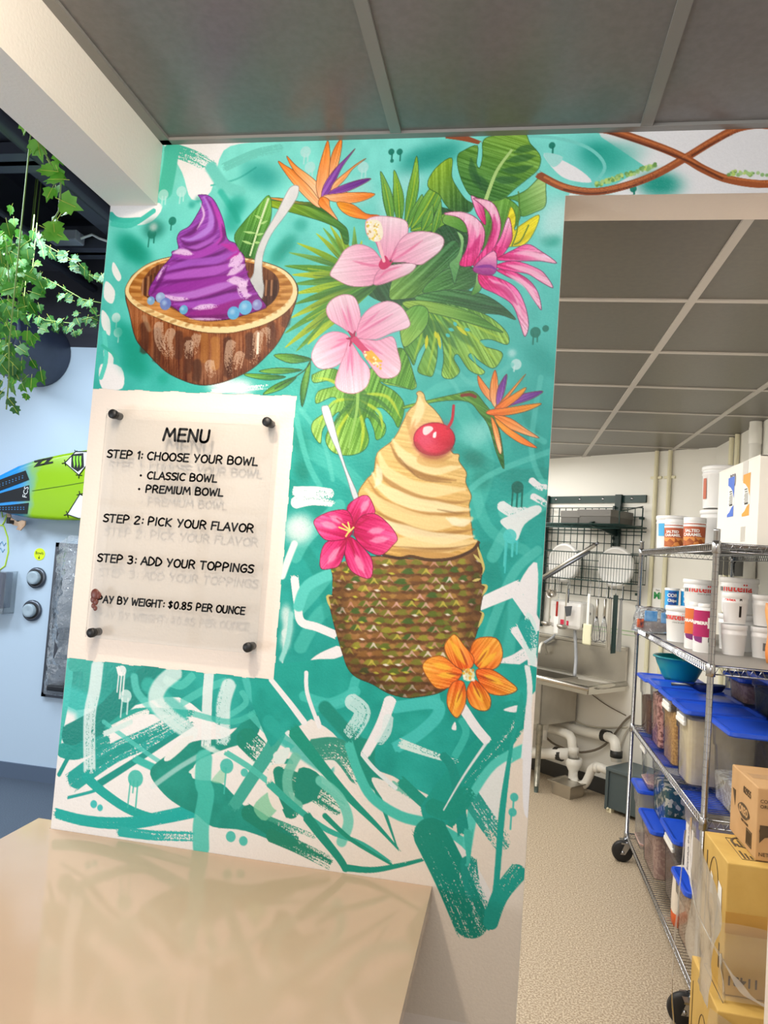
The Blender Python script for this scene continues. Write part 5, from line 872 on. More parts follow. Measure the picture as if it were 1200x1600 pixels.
t = kthing('grid_panel', 'green wire grid panel on the wall behind the white lids', 'rack', -3.7, 1.2, .02)
mb = MB()
for i in range(17): x = X(-4.25)+(1.07)*i/16; mb.tube([(x, -.028, Z(1.56)), (x, -.028, Z(2.29))], .0035 if i % 4 else .005, 5)
for i in range(11): z = Z(1.56)+.73*i/10; mb.tube([(X(-4.25), -.033, z), (X(-3.18), -.033, z)], .0035, 5)
mb.build('grid', M_green, t)
mb = MB()
for x in (X(-4.2), X(-3.2)): mb.box(x-.01, -.03, Z(2.2), x+.01, .018, Z(2.22)).box(x-.01, -.03, Z(1.6), x+.01, .018, Z(1.62))
mb.build('clip', M_green, t)
t = kthing('wire_basket', 'green wire basket hanging from the grid and holding white lids', 'basket', -3.7, 1.2, .06)
mb = MB(); bz0, bz1, by = Z(1.69), Z(1.91), -.20
for z in (bz1, (bz0+bz1)/2, bz0): mb.tube([(X(-4.2), 0, z), (X(-4.2), by, z), (X(-3.12), by, z), (X(-3.12), 0, z)], .0045 if z != (bz0+bz1)/2 else .003, 5)
for i in range(44): x = X(-4.2)+1.08*i/43; mb.tube([(x, by, bz1), (x, by, bz0), (x, 0, bz0)], .0022, 4)
for i in range(6): y = by*i/6; mb.tube([(X(-3.12), y, bz1), (X(-3.12), y, bz0)], .0022, 4).tube([(X(-4.2), y, bz0), (X(-3.12), y, bz0)], .0025, 4)
mb.build('wire', M_green, t)
M_lid = mat('white_plastic_lid', (244, 243, 240), .35)
for px, py, lab in ((881, 879, 'round white lid in the basket, crossed by the steel pole'), (962, 886, 'round white lid in the basket above the whisks')):
    u, z = kat(px, py, .15); t = kthing('bucket_cover', lab, 'lid', u, z, .15, 'white lids in the wire basket')
    MB().lathe([(.158, .012), (.16, -.004), (.152, -.014), (.142, -.016), (.138, -.008), (.04, -.012), (.001, -.012)], (0, 0, 0), 40, 'y').build('lid', M_lid, t)
    MB().lathe([(.161, .012), (.165, .004), (.161, -.004)], (0, 0, 0), 40, 'y', capb=False).build('rim', M_lid, t)
(ua, za), (ub, zb) = kat(843, 905, .30), kat(930, 851, .30); t = kthing('steel_pole', 'stainless pole lying slanted across the wire basket front', 'pole', ua, za, .30)
MB().tube([(-.12, 0, -.075), (ub-ua, 0, zb-za)], .017, 12).build('shaft', M_ss, t); MB().tube([(-.12, -.03, -.105), (ub-ua-.03, -.03, zb-za-.06)], .011, 10).build('guide_rod', M_dst, t); MB().tube([(ub-ua, 0, zb-za), (ub-ua+.03, 0, zb-za+.015)], .01, 10).build('tip', M_dst, t)
M_tray = mat('dark_grey_tray', (86, 84, 80), .5)
for (px0, px1, py, hh, lab) in ((884, 910, 801, .05, 'smaller dark grey box on the green shelf, partly hidden by the longer one'), (910, 958, 800, .06, 'long dark grey box lying across the green wire shelf')):
    ua, _ = kat(px0, py, .30); ub, _ = kat(px1, py, .30); t = kthing('metal_box', lab, 'box', ua, 2.1345, .36)
    MB().box(0, 0, .003, ub-ua+.02, .30, hh+.05, .003).build('body', M_tray, t); MB().box(-.004, -.004, hh, ub-ua+.024, .304, hh+.054, .003).build('lid', mat('dark_grey_lid', (104, 102, 98), .5), t)
t = kthing('metal_tray', 'dark wedge-shaped tray on the green shelf beside the mural edge', 'tray', -4.12, 2.1345, .3); MB().hexa([(-.2, -.1, .002), (.1, -.1, .002), (.1, .2, .002), (-.2, .2, .002)], [(-.2, -.1, .12), (.02, -.1, .03), (.02, .2, .03), (-.2, .2, .12)]).build('tray', M_tray, t)
# paper towel dispenser
(ua, za), (ub, zb) = kat(866, 936, .12), kat(915, 986, .12)
t = kthing('towel_dispenser', 'white plastic towel dispenser on the wall above the sink', 'dispenser', ua, zb, 0); W_, H_ = ub-ua, za-zb
MB().box(0, -.20, 0, W_, -.001, H_, .035).build('body', mat('white_gloss_plastic', (246, 245, 243), .2), t)
MB().lathe([(.012, W_), (.012, W_+.02), (.001, W_+.022)], (0, -.1, H_*.62), 12, 'x').build('lock', M_dst, t); MB().box(W_, -.12, H_*.40, W_+.002, -.09, H_*.53).build('sticker', mat('yellow_sticker', (236, 220, 40), .5), t)
MB().box(W_, -.17, H_*.12, W_+.002, -.05, H_*.25).build('window', mat('black_window', (24, 30, 28), .2), t); MB().box(W_*.42, -.203, H_*.15, W_*.52, -.2, H_*.32).box(W_*.60, -.203, H_*.12, W_*.66, -.2, H_*.3).build('red_label', mat('red_label', (230, 60, 90), .5), t); MB().box(W_*.06, -.203, H_*.3, W_*.1, -.2, H_*.4).build('green_label', mat('green_label', (60, 190, 130), .5), t)
# utensils hung along the grid's lower wire
WU = .265
def hang(name, label, cat, px, pyt, group='utensils hung over the sink'):
    u, z = kat(px, pyt, WU); t = kthing(name, label, cat, u, z, WU, group)
    MB().tube([(0, 0, -.02), (0, .012, .0), (0, .012, max(.03, 1.69-z)), (0, .004, max(.04, 1.70-z)), (0, -.002, max(.03, 1.688-z))], .0025, 6).build('hook', M_chrome, t); return t
L_ = lambda px, a, b_: abs(kat(px, a, WU)[1]-kat(px, b_, WU)[1])
def ladle(label, px, py0, py1, r, m=M_ss, hm=M_ss):
    t = hang('ladle', label, 'ladle', px, py0); l = L_(px, py0, py1)
    MB().box(-.007, -.002, -l, .007, .002, -.01).build('handle', hm, t)
    MB().lathe([(.002, -l-r*.55), (r*.6, -l-r*.45), (r*.92, -l-r*.15), (r, -l+.01), (r*.95, -l+.01), (r*.85, -l-r*.12), (r*.5, -l-r*.38), (.002, -l-r*.46)], (0, -r*.75, 0), 20, capb=False).build('bowl', m, t)
ladle('bright steel ladle hanging between the mural edge and the red spatula', 861, 918, 974, .045)
ladle('steel ladle hanging in front of the towel dispenser', 886, 915, 979, .045)
ladle('small steel ladle tucked behind the edge of the mural', 842, 922, 971, .04)
t = hang('spatula', 'white spatula with a red handle in front of the towel dispenser', 'spatula', 871, 938); l = L_(871, 938, 990)
MB().tube([(0, 0, -.01), (0, 0, -l*.48)], .009, 8).build('handle', mat('red_handle', (196, 40, 30), .4), t); MB().box(-.024, -.004, -l, .024, .004, -l*.48, .004).build('blade', mat('white_silicone', (246, 246, 244), .5), t)
t = hang('measuring_scoop', 'round steel scoop hung above the red handled spatula', 'scoop', 869, 920); MB().lathe([(.001, .0), (.03, -.002), (.036, -.05), (.034, -.05), (.028, -.006)], (0, -.03, -.04), 20, 'y', capb=False).build('cup', M_ss, t); MB().box(-.005, -.003, -.03, .005, 0, -.005).build('handle', M_ss, t)
t = hang('skimmer', 'dark grey skimmer hanging before the white towel dispenser', 'skimmer', 889, 918); l = L_(889, 918, 958); MB().tube([(0, 0, -.01), (0, 0, -l*.6)], .006, 8).build('handle', M_dst, t); MB().hexa([(-.01, -.004, -l-.03), (.03, -.004, -l-.02), (.03, .004, -l-.02), (-.01, .004, -l-.03)], [(-.03, -.004, -l+.05), (.04, -.004, -l+.06), (.04, .004, -l+.06), (-.03, .004, -l+.05)]).build('blade', M_dst, t)
t = hang('spatula', 'large cream rubber spatula with white handle left of the whisks'.replace('left of', 'hung beside'), 'spatula', 921, 926); l = L_(921, 926, 1008)
MB().box(-.013, -.006, -l*.62, .013, .006, -.01, .004).build('handle', mat('white_handle', (244, 244, 242), .4), t); MB().box(-.04, -.008, -l, .04, .008, -l*.60, .01).build('blade', mat('cream_rubber', (240, 238, 206), .5), t)
def whisk(label, px, py0, py1):
    t = hang('whisk', label, 'whisk', px, py0); l = L_(px, py0, py1); MB().tube([(0, 0, -.01), (0, 0, -l*.42)], .011, 10).build('handle', M_ss, t); mb = MB()
    for i in range(5): a = math.pi*i/5; mb.tube([(math.cos(a)*r_, math.sin(a)*r_, -l*h_) for r_, h_ in ((.006, .42), (.018, .6), (.034, .85), (.030, .95), (0, 1), (-.030, .95), (-.034, .85), (-.018, .6), (-.006, .42))], .0022, 5)
    mb.build('wires', M_chrome, t)
whisk('steel whisk hanging next to the cream rubber spatula', 934, 934, 1004); whisk('steel whisk hanging between the other whisk and the tongs', 946, 934, 1004)
def tongs(label, px, py0, py1, m):
    t = hang('tongs', label, 'tongs', px, py0); l = L_(px, py0, py1)
    for s in (-1, 1): MB().hexa([(s*.012-.009, -.003, -l), (s*.012+.009, -.003, -l), (s*.012+.009, .003, -l), (s*.012-.009, .003, -l)], [(s*.004-.006, -.003, -.02), (s*.004+.006, -.003, -.02), (s*.004+.006, .003, -.02), (s*.004-.006, .003, -.02)]).build('arm', m, t)
    MB().tube([(-.012, 0, -.02), (0, 0, -.005), (.012, 0, -.02)], .004, 6).build('hinge', M_dst, t)
tongs('steel tongs hanging beside the dark green strip', 954, 932, 1016, M_ss); tongs('steel tongs hanging closest to the rack', 971, 934, 1019, M_chrome)
t = hang('knife_sheath', 'dark green strip hanging between two pairs of tongs', 'sheath', 961, 926); MB().hexa([(-.02, .012, -.47), (.022, .012, -.46), (.022, .016, -.46), (-.02, .016, -.47)], [(-.02, .012, -.02), (.02, .012, -.02), (.02, .016, -.02), (-.02, .016, -.02)]).build('blade', M_gdark, t)
mb = MB(); t = kthing('wall_stripe', 'pair of thin green lines along the wall above the sink', 'stripe', -3.5, 1.25, .001)
mb.box(-.22, -.002, .06, .33, 0, .066).box(-.22, -.002, .03, .33, 0, .034); mb.build('stripe', mat('pale_green_stripe', (170, 206, 150), .5), t)
u, z = kat(1034, 936, .012); t = kthing('wall_sign', 'white notice with green letters on the wall behind the nutty spread tub', 'sign', u, z, .004); MB().box(-.085, -.002, -.08, .085, .003, .08).build('paper', mat('white_paper', (246, 246, 244), .6), t)
text('writing', 'Mil', .07, mat('green_ink', (40, 150, 80), .5), t, (-.03, -.003, .02), FRONT, bold=.003); text('writing', 'Pans', .018, M_blk, t, (-.04, -.003, .064), FRONT)
# side wall
q = at_x(1180, 690, 1.402); t = thing('standpipe', 'white plastic pipe rising up the side wall behind the white carton', 'pipe', (1.402, q.y, .0))
MB().lathe([(.034, .2), (.034, 2.66)], (0, 0, 0), 22).build('pipe', M_pvc, t); MB().lathe([(.035, 2.60), (.0375, 2.605), (.0375, 2.65), (.0375, 2.66), (.0375, 2.70), (.035, 2.71), (.035, 2.738)], (0, 0, 0), 24).build('coupling', M_pvc, t); MB().lathe([(.0375, 0), (.0375, .2)], (0, 0, 0), 22).build('base', M_pvc, t)
for py_, lab in (((1143, 690), 'cream conduit on the side wall closest to the room corner'), ((1152, 690), 'cream conduit on the side wall closest to the white pipe')):
    q = at_x(*py_, 1.42); t = thing('conduit', lab, 'conduit', (1.42, q.y, 1.0)); MB().lathe([(.0155, 0), (.0155, 1.738)], (0, 0, 0), 14).build('tube', M_cream, t); MB().box(-.0, -.04, 1.3, .02, .04, 1.32).build('clip', M_cream, t)
q0, q1 = at_x(1118, 898, 1.405), at_x(1165, 876, 1.405); t = thing('wall_screen', 'black screen on the side wall seen under the rack top shelf', 'screen', (1.405, q1.y, q0.z))
MB().box(0, 0, 0, .03, q0.y-q1.y, .26, .006).build('case', M_blk, t); MB().lathe([(.008, -.004), (.001, -.005)], (0, (q0.y-q1.y)*.6, .2), 10, 'x', capb=False).build('button', M_white, t); MB().box(-.02, .06, .26, .03, .3, .31, .01).build('top_bar', mat('cream_plastic', (230, 226, 206), .5), t)
# ---------------------------------------------------------------- chrome wire rack and everything on it
RX0, RX1, RY0, RY1 = .82, 1.365, 3.155, 4.875
SH = (1.930, 1.434, .828, .160)                                       # shelf tops
KS = 1.038
def LK(x, y, z):
    b = max([q for q in SH if q <= z+1e-4]); return (x*KS, y*KS, b+(z-b)*KS)
rack = thing('wire_rack', 'tall chrome wire shelving rack on casters loaded with tubs and containers', 'rack', (RX0, RY0, 0))
for x, y in ((0, 0), (0, RY1-RY0), (RX1-RX0, 0), (RX1-RX0, RY1-RY0)):
    mb = MB().lathe([(.0127, .125), (.0127, 1.975), (.0135, 1.976), (.0135, 1.985), (.001, 1.985)], (x, y, 0), 14); mb.cur = 1
    for i in range(60): z = .16+.03*i; mb.lathe([(.0128, z), (.0131, z+.001), (.0128, z+.002)], (x, y, 0), 10, capb=False)
    p = mb.build('post', [M_chrome, M_dst], rack)
    for z in SH: MB().lathe([(.0129, z-.045), (.0185, z-.043), (.0165, z+.006), (.0129, z+.007)], (x, y, 0), 14, capb=False).build('collar', M_chrome, p)
for z in SH:
    mb = MB(); a, b_, c_, d_ = (.018, .018), (RX1-RX0-.018, .018), (RX1-RX0-.018, RY1-RY0-.018), (.018, RY1-RY0-.018); cs = [(0, 0), (RX1-RX0, 0), (RX1-RX0, RY1-RY0), (0, RY1-RY0)]
    for zz, r in ((z-.003, .0035), (z-.034, .0032)): mb.tube([(x, y, zz) for x, y in cs], r, 6, closed=True)
    for (xa, ya), (xb, yb) in zip(cs, cs[1:]+cs[:1]):
        l = math.hypot(xb-xa, yb-ya); k = int(l/.032)
        pts = [(xa+(xb-xa)*i/(2*k), ya+(yb-ya)*i/(2*k), z-.004-(.029 if i % 2 else 0)) for i in range(2*k+1)]; mb.tube(pts, .0022, 4)
    for i in range(66): y = .02+(RY1-RY0-.04)*i/65; mb.tube([(0, y, z-.001), (RX1-RX0, y, z-.001)], .0017, 4)
    for x in (.19, .38): mb.tube([(x, 0, z-.006), (x, RY1-RY0, z-.006)], .0032, 5)
    mb.build('wire_shelf', M_chrome, rack)
    if z > 1: 
        MB().box(.012, .012, z+.0008, RX1-RX0-.012, RY1-RY0-.012, z+.002).build('liner_sheet', mat('grey_shelf_liner', (150, 146, 140), .5), rack)['label'] = 'grey liner sheet'
M_tyre = mat('black_rubber_tyre', (30, 30, 32), .55); 
for i, (px, py, yo, x, y) in enumerate(((1068, 1582, 0, 0, 0), (970, 1348, 1, 0, RY1-RY0), (0, 0, 0, RX1-RX0, 0), (0, 0, 0, RX1-RX0, RY1-RY0))):
    dx = -.03 if i < 2 else .03; y += (.05, -.05, .04, -.04)[i]; cs = MB().lathe([(.012, .112), (.02, .118), (.02, .128)], (x, y, 0), 14).box(min(x, x+dx)-.012, min(y-.03, y-(.05, -.05, .04, -.04)[i]-.012), .112, max(x, x+dx)+.012, max(y+.03, y-(.05, -.05, .04, -.04)[i]+.012), .12).hexa([(x+dx-.014, y-.028, .05), (x+dx+.014, y-.028, .05), (x+dx+.014, y-.024, .05), (x+dx-.014, y-.024, .05)], [(x-.02, y-.028, .116), (x+.02, y-.028, .116), (x+.02, y-.024, .116), (x-.02, y-.024, .116)]).box(x+dx-.014, y+.024, .05, x+dx+.014, y+.028, .116).tube([(x+dx, y-.034, .0625), (x+dx, y+.034, .0625)], .009, 8).build('caster', M_chrome, rack)
    MB().lathe([(.018, -.018), (.054, -.018), (.0625, -.011), (.0625, .011), (.054, .018), (.018, .018)], (x+dx, y, .0627), 28, 'y').build('wheel', M_tyre, cs)
M_blid = mat('blue_container_lid', (34, 84, 214), .35); M_bcl = clear('clear_container', (226, 230, 228), .05, .1, .3); M_frost = clear('frosted_container', (232, 230, 226), .36, .25, .3)
def cont(label, x0, y0, z0, dx, dy, h, cmat=None, fill=.7, lid=M_blid, shell=None, handle=False, cover=0, group='clear food containers on the rack'):
    if x0 > 1.1: x0, dx = (1.148, .158) if dx > .15 else (1.19, .115) if dx > .1 else (1.225, .08)
    dx, dy, h = dx*KS, dy*KS, h*KS
    t = thing('food_container', label, 'container', LK(x0, y0, z0), 0, group); tp = .012
    mb = MB(); n = .012
    def ring(i, z, f): 
        a = tp*(1-f)+i; r = .028; P_ = []
        for cx, cy, a0 in ((dx-a-r, dy-a-r, 0), (a+r, dy-a-r, 1), (a+r, a+r, 2), (dx-a-r, a+r, 3)):
            for k in range(4): g = math.pi/2*(a0+k/3); P_.append((cx+r*math.cos(g), cy+r*math.sin(g), z))
        return P_
    R = [ring(0, .004, 0), ring(0, h*.66, .66), ring(-.006, h*.68, .7), ring(-.006, h-.02, 1), ring(-.012, h-.018, 1), ring(-.012, h-.006, 1)]
    k = 16; mb.add([p for r in R for p in r], [(j*k+i, j*k+(i+1) % k, (j+1)*k+(i+1) % k, (j+1)*k+i) for j in range(len(R)-1) for i in range(k)]+[list(range(k))[::-1]], True); mb.build('tub', shell or M_bcl, t)
    if cmat:
        rn_ = random.Random(label); mb = MB(); R = [ring(.004, .008, 0), ring(.004, h*fill, .66), ring(.02, h*fill+.008, .66)]; mb.add([p for r in R for p in r], [(j*k+i, j*k+(i+1) % k, (j+1)*k+(i+1) % k, (j+1)*k+i) for j in range(2) for i in range(k)]+[list(range(k))[::-1], [2*k+i for i in range(k)]], False); mb.build('contents', cmat, t)
    if lid:
        mb = MB(); R = [ring(-.020, h-.012, 1), ring(-.024, h-.006, 1), ring(-.022, h+.008, 1), ring(-.012, h+.010, 1), ring(.004, h+.002, 1)]
        mb.add([p for r in R for p in r], [(j*k+i, j*k+(i+1) % k, (j+1)*k+(i+1) % k, (j+1)*k+i) for j in range(4) for i in range(k)]+[list(range(k))[::-1], [4*k+i for i in range(k)]], False); mb.build('lid', lid, t)
    if handle: MB().box(-.012, dy*.18, h-.075, .004, dy*.82, h-.055, .004).box(-.010, dy*.22, h-.06, .004, dy*.78, h-.035, .003).build('handle', mat('white_container_handle', (240, 240, 236), .4), t)
    return t
cf = lambda nm, a, b_, s, **k: mat(nm, a, .7, c2=b_, scale=s, bump=.6, bscale=s*1.5, **k)
C_brown = cf('brown_crumbs', (90, 52, 40), (122, 84, 66), 90); C_pink = cf('pink_pieces', (232, 176, 170), (150, 90, 88), 60, vor=True); C_gran = cf('golden_granola', (236, 192, 120), (186, 136, 78), 90); C_cream = cf('cream_powder', (250, 238, 208), (240, 226, 192), 30); C_pop = cf('white_puffs', (250, 248, 238), (206, 196, 176), 60, vor=True); C_teal = cf('white_and_teal_pieces', (14, 100, 110), (240, 240, 220), 50, vor=True, ramp=(.62, .7)); C_oat = cf('pale_oats', (240, 214, 190), (196, 160, 134), 110, vor=True); C_dk = cf('dark_beads', (30, 40, 44), (60, 80, 84), 120, vor=True); C_pur = cf('purple_sweets', (110, 110, 190), (150, 160, 214), 60, vor=True); C_rose = cf('rosy_flakes', (220, 190, 182), (196, 160, 154), 90, vor=True); C_grey = cf('grey_mauve_crumbs', (160, 146, 140), (128, 114, 110), 60)
S3 = SH[2]+.001
cont('container of dark brown crumbs under the teal bowl', .815, 4.42, S3, .30, .235, .31, C_brown, .62)
cont('container of pink pieces between the brown crumbs and the granola', .815, 4.095, S3, .30, .24, .325, C_pink, .82)
cont('container of golden granola with a white handle below the blue scoop', .815, 3.765, S3, .30, .25, .325, C_gran, .76, handle=True)
cont('container of cream coloured powder standing behind the near chrome post', .815, 3.455, S3, .30, .235, .325, C_cream, .88, handle=True)
cont('large clear container with white puffs at the rack near end', .895, 3.075, S3, .235, .30, .325, C_pop, .34)
cont('low clear container of dark beads with blue lid stacked in the back row', 1.17, 3.42, S3+.32, .19, .30, .17, C_dk, .6); cont('container under the dark beads in the back row', 1.17, 3.42, S3, .19, .30, .305, C_grey, .7)
cont('clear container of purple sweets in the back row near the post', 1.215, 3.10, S3+.16, .14, .24, .30, C_pur, .6); cont('low container with green lid below the purple sweets', 1.265, 3.09, S3, .09, .26, .145, C_pur, .6, lid=mat('green_container_lid', (40, 110, 80), .4))
cont('back row container with blue lid beside the granola', 1.17, 3.80, S3, .18, .28, .30, C_rose, .7); cont('back row container with blue lid beside the pink pieces', 1.17, 4.14, S3, .18, .28, .30, C_grey, .7); cont('small stacked container of rosy flakes behind the teal bowl', 1.17, 3.84, S3+.315, .18, .26, .12, C_rose, .75)
S4 = SH[3]+.001
cont('clear empty-looking container at the far end of the bottom shelf', .81, 4.42, S4, .30, .22, .33, C_rose, .1, shell=M_frost)
cont('half clear container stacked on the far end of the bottom shelf', .83, 4.40, S4+.345, .28, .23, .26, C_rose, .12, handle=True)
cont('container of white and teal pieces stacked under the third shelf', .845, 3.98, S4+.27, .30, .36, .335, C_teal, .56)
cont('low container of pinkish flakes below the white and teal pieces', .81, 4.02, S4, .30, .34, .245, C_rose, .9)
cont('clear container of grey mauve crumbs with a white handle behind the jug', .84, 3.655, S4, .34, .29, .335, C_grey, .62, handle=True)
cont('container of pale oats beside the plastic jug', .81, 3.28, S4, .30, .24, .26, C_oat, .93)
t = cont('tall narrow labelled container standing on the pale oats', .825, 3.285, S4+.274, .20, .20, .335, C_rose, .1, shell=M_frost)
MB().box(-.001, .035, .03, .012, .165, .25).build('label_sheet', mat('handwritten_sheet', (226, 222, 220), .7), t); text('writing', 'Oreo Cookie', .035, mat('pencil', (120, 116, 126), .7), t, (-.0025, .10, .14), (math.pi/2, math.radians(90), -math.pi/2))
# plastic jug
t = thing('plastic_jug', 'white plastic jug with a handle and orange liquid on the bottom shelf', 'jug', LK(.875, 3.58, S4), math.pi/2)
def rr(w_, d_, z, sx=0):
    out = []
    for k in range(20): a = 6.28318*k/20; c, s_ = math.cos(a), math.sin(a); out.append((sx+w_/2*math.copysign(abs(c)**.6, c), d_/2*math.copysign(abs(s_)**.6, s_), z))
    return out
mb = MB(); R = [rr(.10, .12, 0), rr(.105, .13, .01), rr(.105, .13, .06)]; mb.add([p for r in R for p in r], [(j*20+i, j*20+(i+1) % 20, (j+1)*20+(i+1) % 20, (j+1)*20+i) for j in range(2) for i in range(20)]+[list(range(20))[::-1], [40+i for i in range(20)]], True); mb.build('liquid', mat('orange_liquid', (196, 84, 30), .25), t)
mb = MB(); R = [rr(.105, .13, .06), rr(.105, .132, .10), rr(.10, .11, .14), rr(.09, .06, .165), rr(.085, .03, .19, 0)]
R = [[(x, y+o_, z) for x, y, z in r] for r, o_ in zip(R, (0, 0, .01, .034, .046))]
R += [[(x, y+.046, z) for x, y, z in rr(.08, .03, .225)], [(x, y+.02, z) for x, y, z in rr(.08, .085, .25)], [(x, y+.01, z) for x, y, z in rr(.05, .06, .262)], [(x, y+.01, z) for x, y, z in rr(.04, .045, .266)]]
mb.add([p for r in R for p in r], [(j*20+i, j*20+(i+1) % 20, (j+1)*20+(i+1) % 20, (j+1)*20+i) for j in range(len(R)-1) for i in range(20)]+[[(len(R)-1)*20+i for i in range(20)]], True); mb.build('jug_body', mat('milky_plastic', (234, 224, 210), .35), t)
MB().tube([(0, -.012, .25), (0, -.04, .235), (0, -.052, .20), (0, -.054, .16), (0, -.04, .13)], .014, 10).build('handle', mat('milky_plastic', (234, 224, 210), .35), t)
# bowl and scoop on the lids
zb = S3+.3225
t = thing('mixing_bowl', 'teal plastic mixing bowl resting on the blue container lid', 'bowl', LK(.985, 4.42, zb)); M_tb = mat('teal_plastic', (16, 152, 164), .3)
MB().lathe([(.001, .004), (.075, .002), (.08, .0), (.10, .03), (.132, .10), (.143, .135), (.150, .137), (.154, .133), (.154, .139), (.146, .144), (.138, .138), (.126, .10), (.094, .034), (.074, .012), (.001, .010)], (0, 0, 0), 44, capb=False).build('bowl', M_tb, t); MB().box(-.025, -.172, .132, .025, -.145, .141, .004).build('pour_lip', M_tb, t)
t = thing('scoop', 'dark navy scoop lying on the blue lid of the granola container', 'scoop', LK(.95, 3.95, S3+.335), -.35); M_sc = mat('navy_metal', (44, 56, 90), .3, .6)
mb = MB(); vs = []; k = 12
for f, r_ in ((0, .028), (.2, .042), (.6, .048), (.9, .035), (1, .012)):
    for i in range(k+1): a = math.pi+math.pi*i/k; vs.append((f*.15, .045*r_/.048*math.cos(a), .048+.046*r_/.048*math.sin(a)+(.012*f)))
mb.add(vs, [(j*(k+1)+i, j*(k+1)+i+1, (j+1)*(k+1)+i+1, (j+1)*(k+1)+i) for j in range(4) for i in range(k)]+[list(range(k+1))], True); mb.build('scoop_bowl', M_sc, t); MB().tube([(0, 0, .034), (-.04, 0, .038), (-.11, 0, .03)], .009, 10).build('handle', M_dst, t)
# tubs, jars and cartons
M_tub = mat('white_tub_plastic', (240, 240, 240), .3)
def bucket(label, x, y, z, r, h, name='bucket', lidr=1.05, taper=.92, grp=None, bail=False, wall=M_tub):
    t = thing(name, label, name.split('_')[-1], LK(x, y, z), 0, grp)
    MB().lathe([(r*taper, 0), (r*taper*1.01, .004), (r, h-.05), (r*1.03, h-.048), (r*1.03, h-.040), (r, h-.038), (r, h-.012)], (0, 0, 0), 36).build('body', wall, t)
    MB().lathe([(r*1.0, h-.026), (r*lidr, h-.024), (r*lidr, h-.004), (r*lidr*.97, h), (r*.93, h), (r*.91, h-.006), (.001, h-.006)], (0, 0, 0), 36, capb=False).build('lid', M_tub, t)
    if bail: MB().tube([(r*1.05*math.cos(a), r*1.05*math.sin(a), h-.045-.10*math.sin((a+1.9)/1.6*math.pi)) for a in [-1.9+1.6*i/14 for i in range(15)]], .003, 6).build('bail_handle', mat('wire_bail', (226, 228, 230), .3), t)
    return t
def wrap(t, r, z0, z1, a0, a1, m, name='label', n=14, e=.0012, r1=None):
    r1 = r1 or r; o = MB().lathe([(r+e, z0), (r1+e, z1)], (0, 0, 0), n, a0=a0, a1=a1, capb=False).build(name, m, t); return o
def ctext(t, s, r, z, a, size, m, bold=.0, name='lettering', xs=1.):
    """lettering bent round a tub of radius r, centred at the angle a"""
    o = text(name, s, size, m, t, (0, 0, 0), (0, 0, 0), depth=.0, bold=bold)
    for v in o.data.vertices: th = a+v.co.x*xs/r; v.co = ((r+.0024)*math.cos(th), (r+.0024)*math.sin(th), z+v.co.y)
    return o
S1, S2 = SH[0]+.003, SH[1]+.003; VA = -2.05                           # direction in which the labels look
M_red = mat('red_print', (222, 44, 36), .4); M_pk = mat('black_print', (30, 28, 28), .4); M_cara = mat('caramel_label', (186, 88, 52), .45); M_carl = mat('caramel_pieces', (226, 146, 70), .45, c2=(170, 84, 36), scale=40, vor=True); M_lp = mat('white_print', (246, 244, 240), .5)
bucket('lower large white bucket on the top shelf behind the caramel jars', 1.10, 4.16, S1, .108, .225, grp='large white buckets on the top shelf', bail=True)
t = bucket('upper large white bucket stacked on the other on the top shelf', 1.10, 4.16, S1+.2265, .108, .235, grp='large white buckets on the top shelf', bail=True); wrap(t, .106, .05, .165, -3.0, -2.72, M_cara, r1=.108)
def jar(label, x, y, z, r, h, texts, band, low, name='sauce_jar'):
    t = bucket(label, x, y, z, r, h, name, 1.02, .94)
    wrap(t, r*.965, h*.36, h*.80, VA-1.5, VA+1.5, band, r1=r*.99); wrap(t, r*.945, .008, h*.36, VA-1.5, VA+1.5, low, 'picture_label', r1=r*.965)
    for s, zz, sz in texts: ctext(t, s, r*.985, zz*h, VA, sz, M_lp, .0008, 'writing')
    return t
jar('caramel jar with terracotta label standing farther along the top shelf', .875, 4.20, S1, .056, .165, (('SALTED', .56, .02), ('CARAMEL', .44, .02)), M_cara, M_carl)
jar('caramel jar with terracotta label standing next to the white carton', .925, 3.98, S1, .056, .165, (('SALTED', .56, .022), ('CARAMEL', .43, .022)), M_cara, M_carl)
t = bucket('white bucket with blue and dark striped label at the far end of top shelf', .925, 4.50, S1, .095, .205); wrap(t, .092, .08, .16, VA-.75, VA-.25, mat('sky_blue_label', (70, 170, 226), .5), r1=.095); wrap(t, .09, .01, .08, VA-.2, VA+.4, mat('dark_stripes', (60, 40, 60), .5, c2=(220, 150, 190), scale=30, stretch=(1, 1, 3)), 'striped_label', r1=.092)
t = thing('carton', 'big white carton with blue and orange labels on the top shelf', 'carton', LK(.955, 3.10, S1)); bw, bd, bh = .385, .605, .375
MB().box(0, 0, 0, bw, bd, bh).build('carton_body', mat('white_carton', (240, 237, 230), .6), t)
mb = MB().box(-.001, .0, bh-.004, bw, bd, bh+.001); mb.build('lid_flap', mat('white_carton', (240, 237, 230), .6), t)
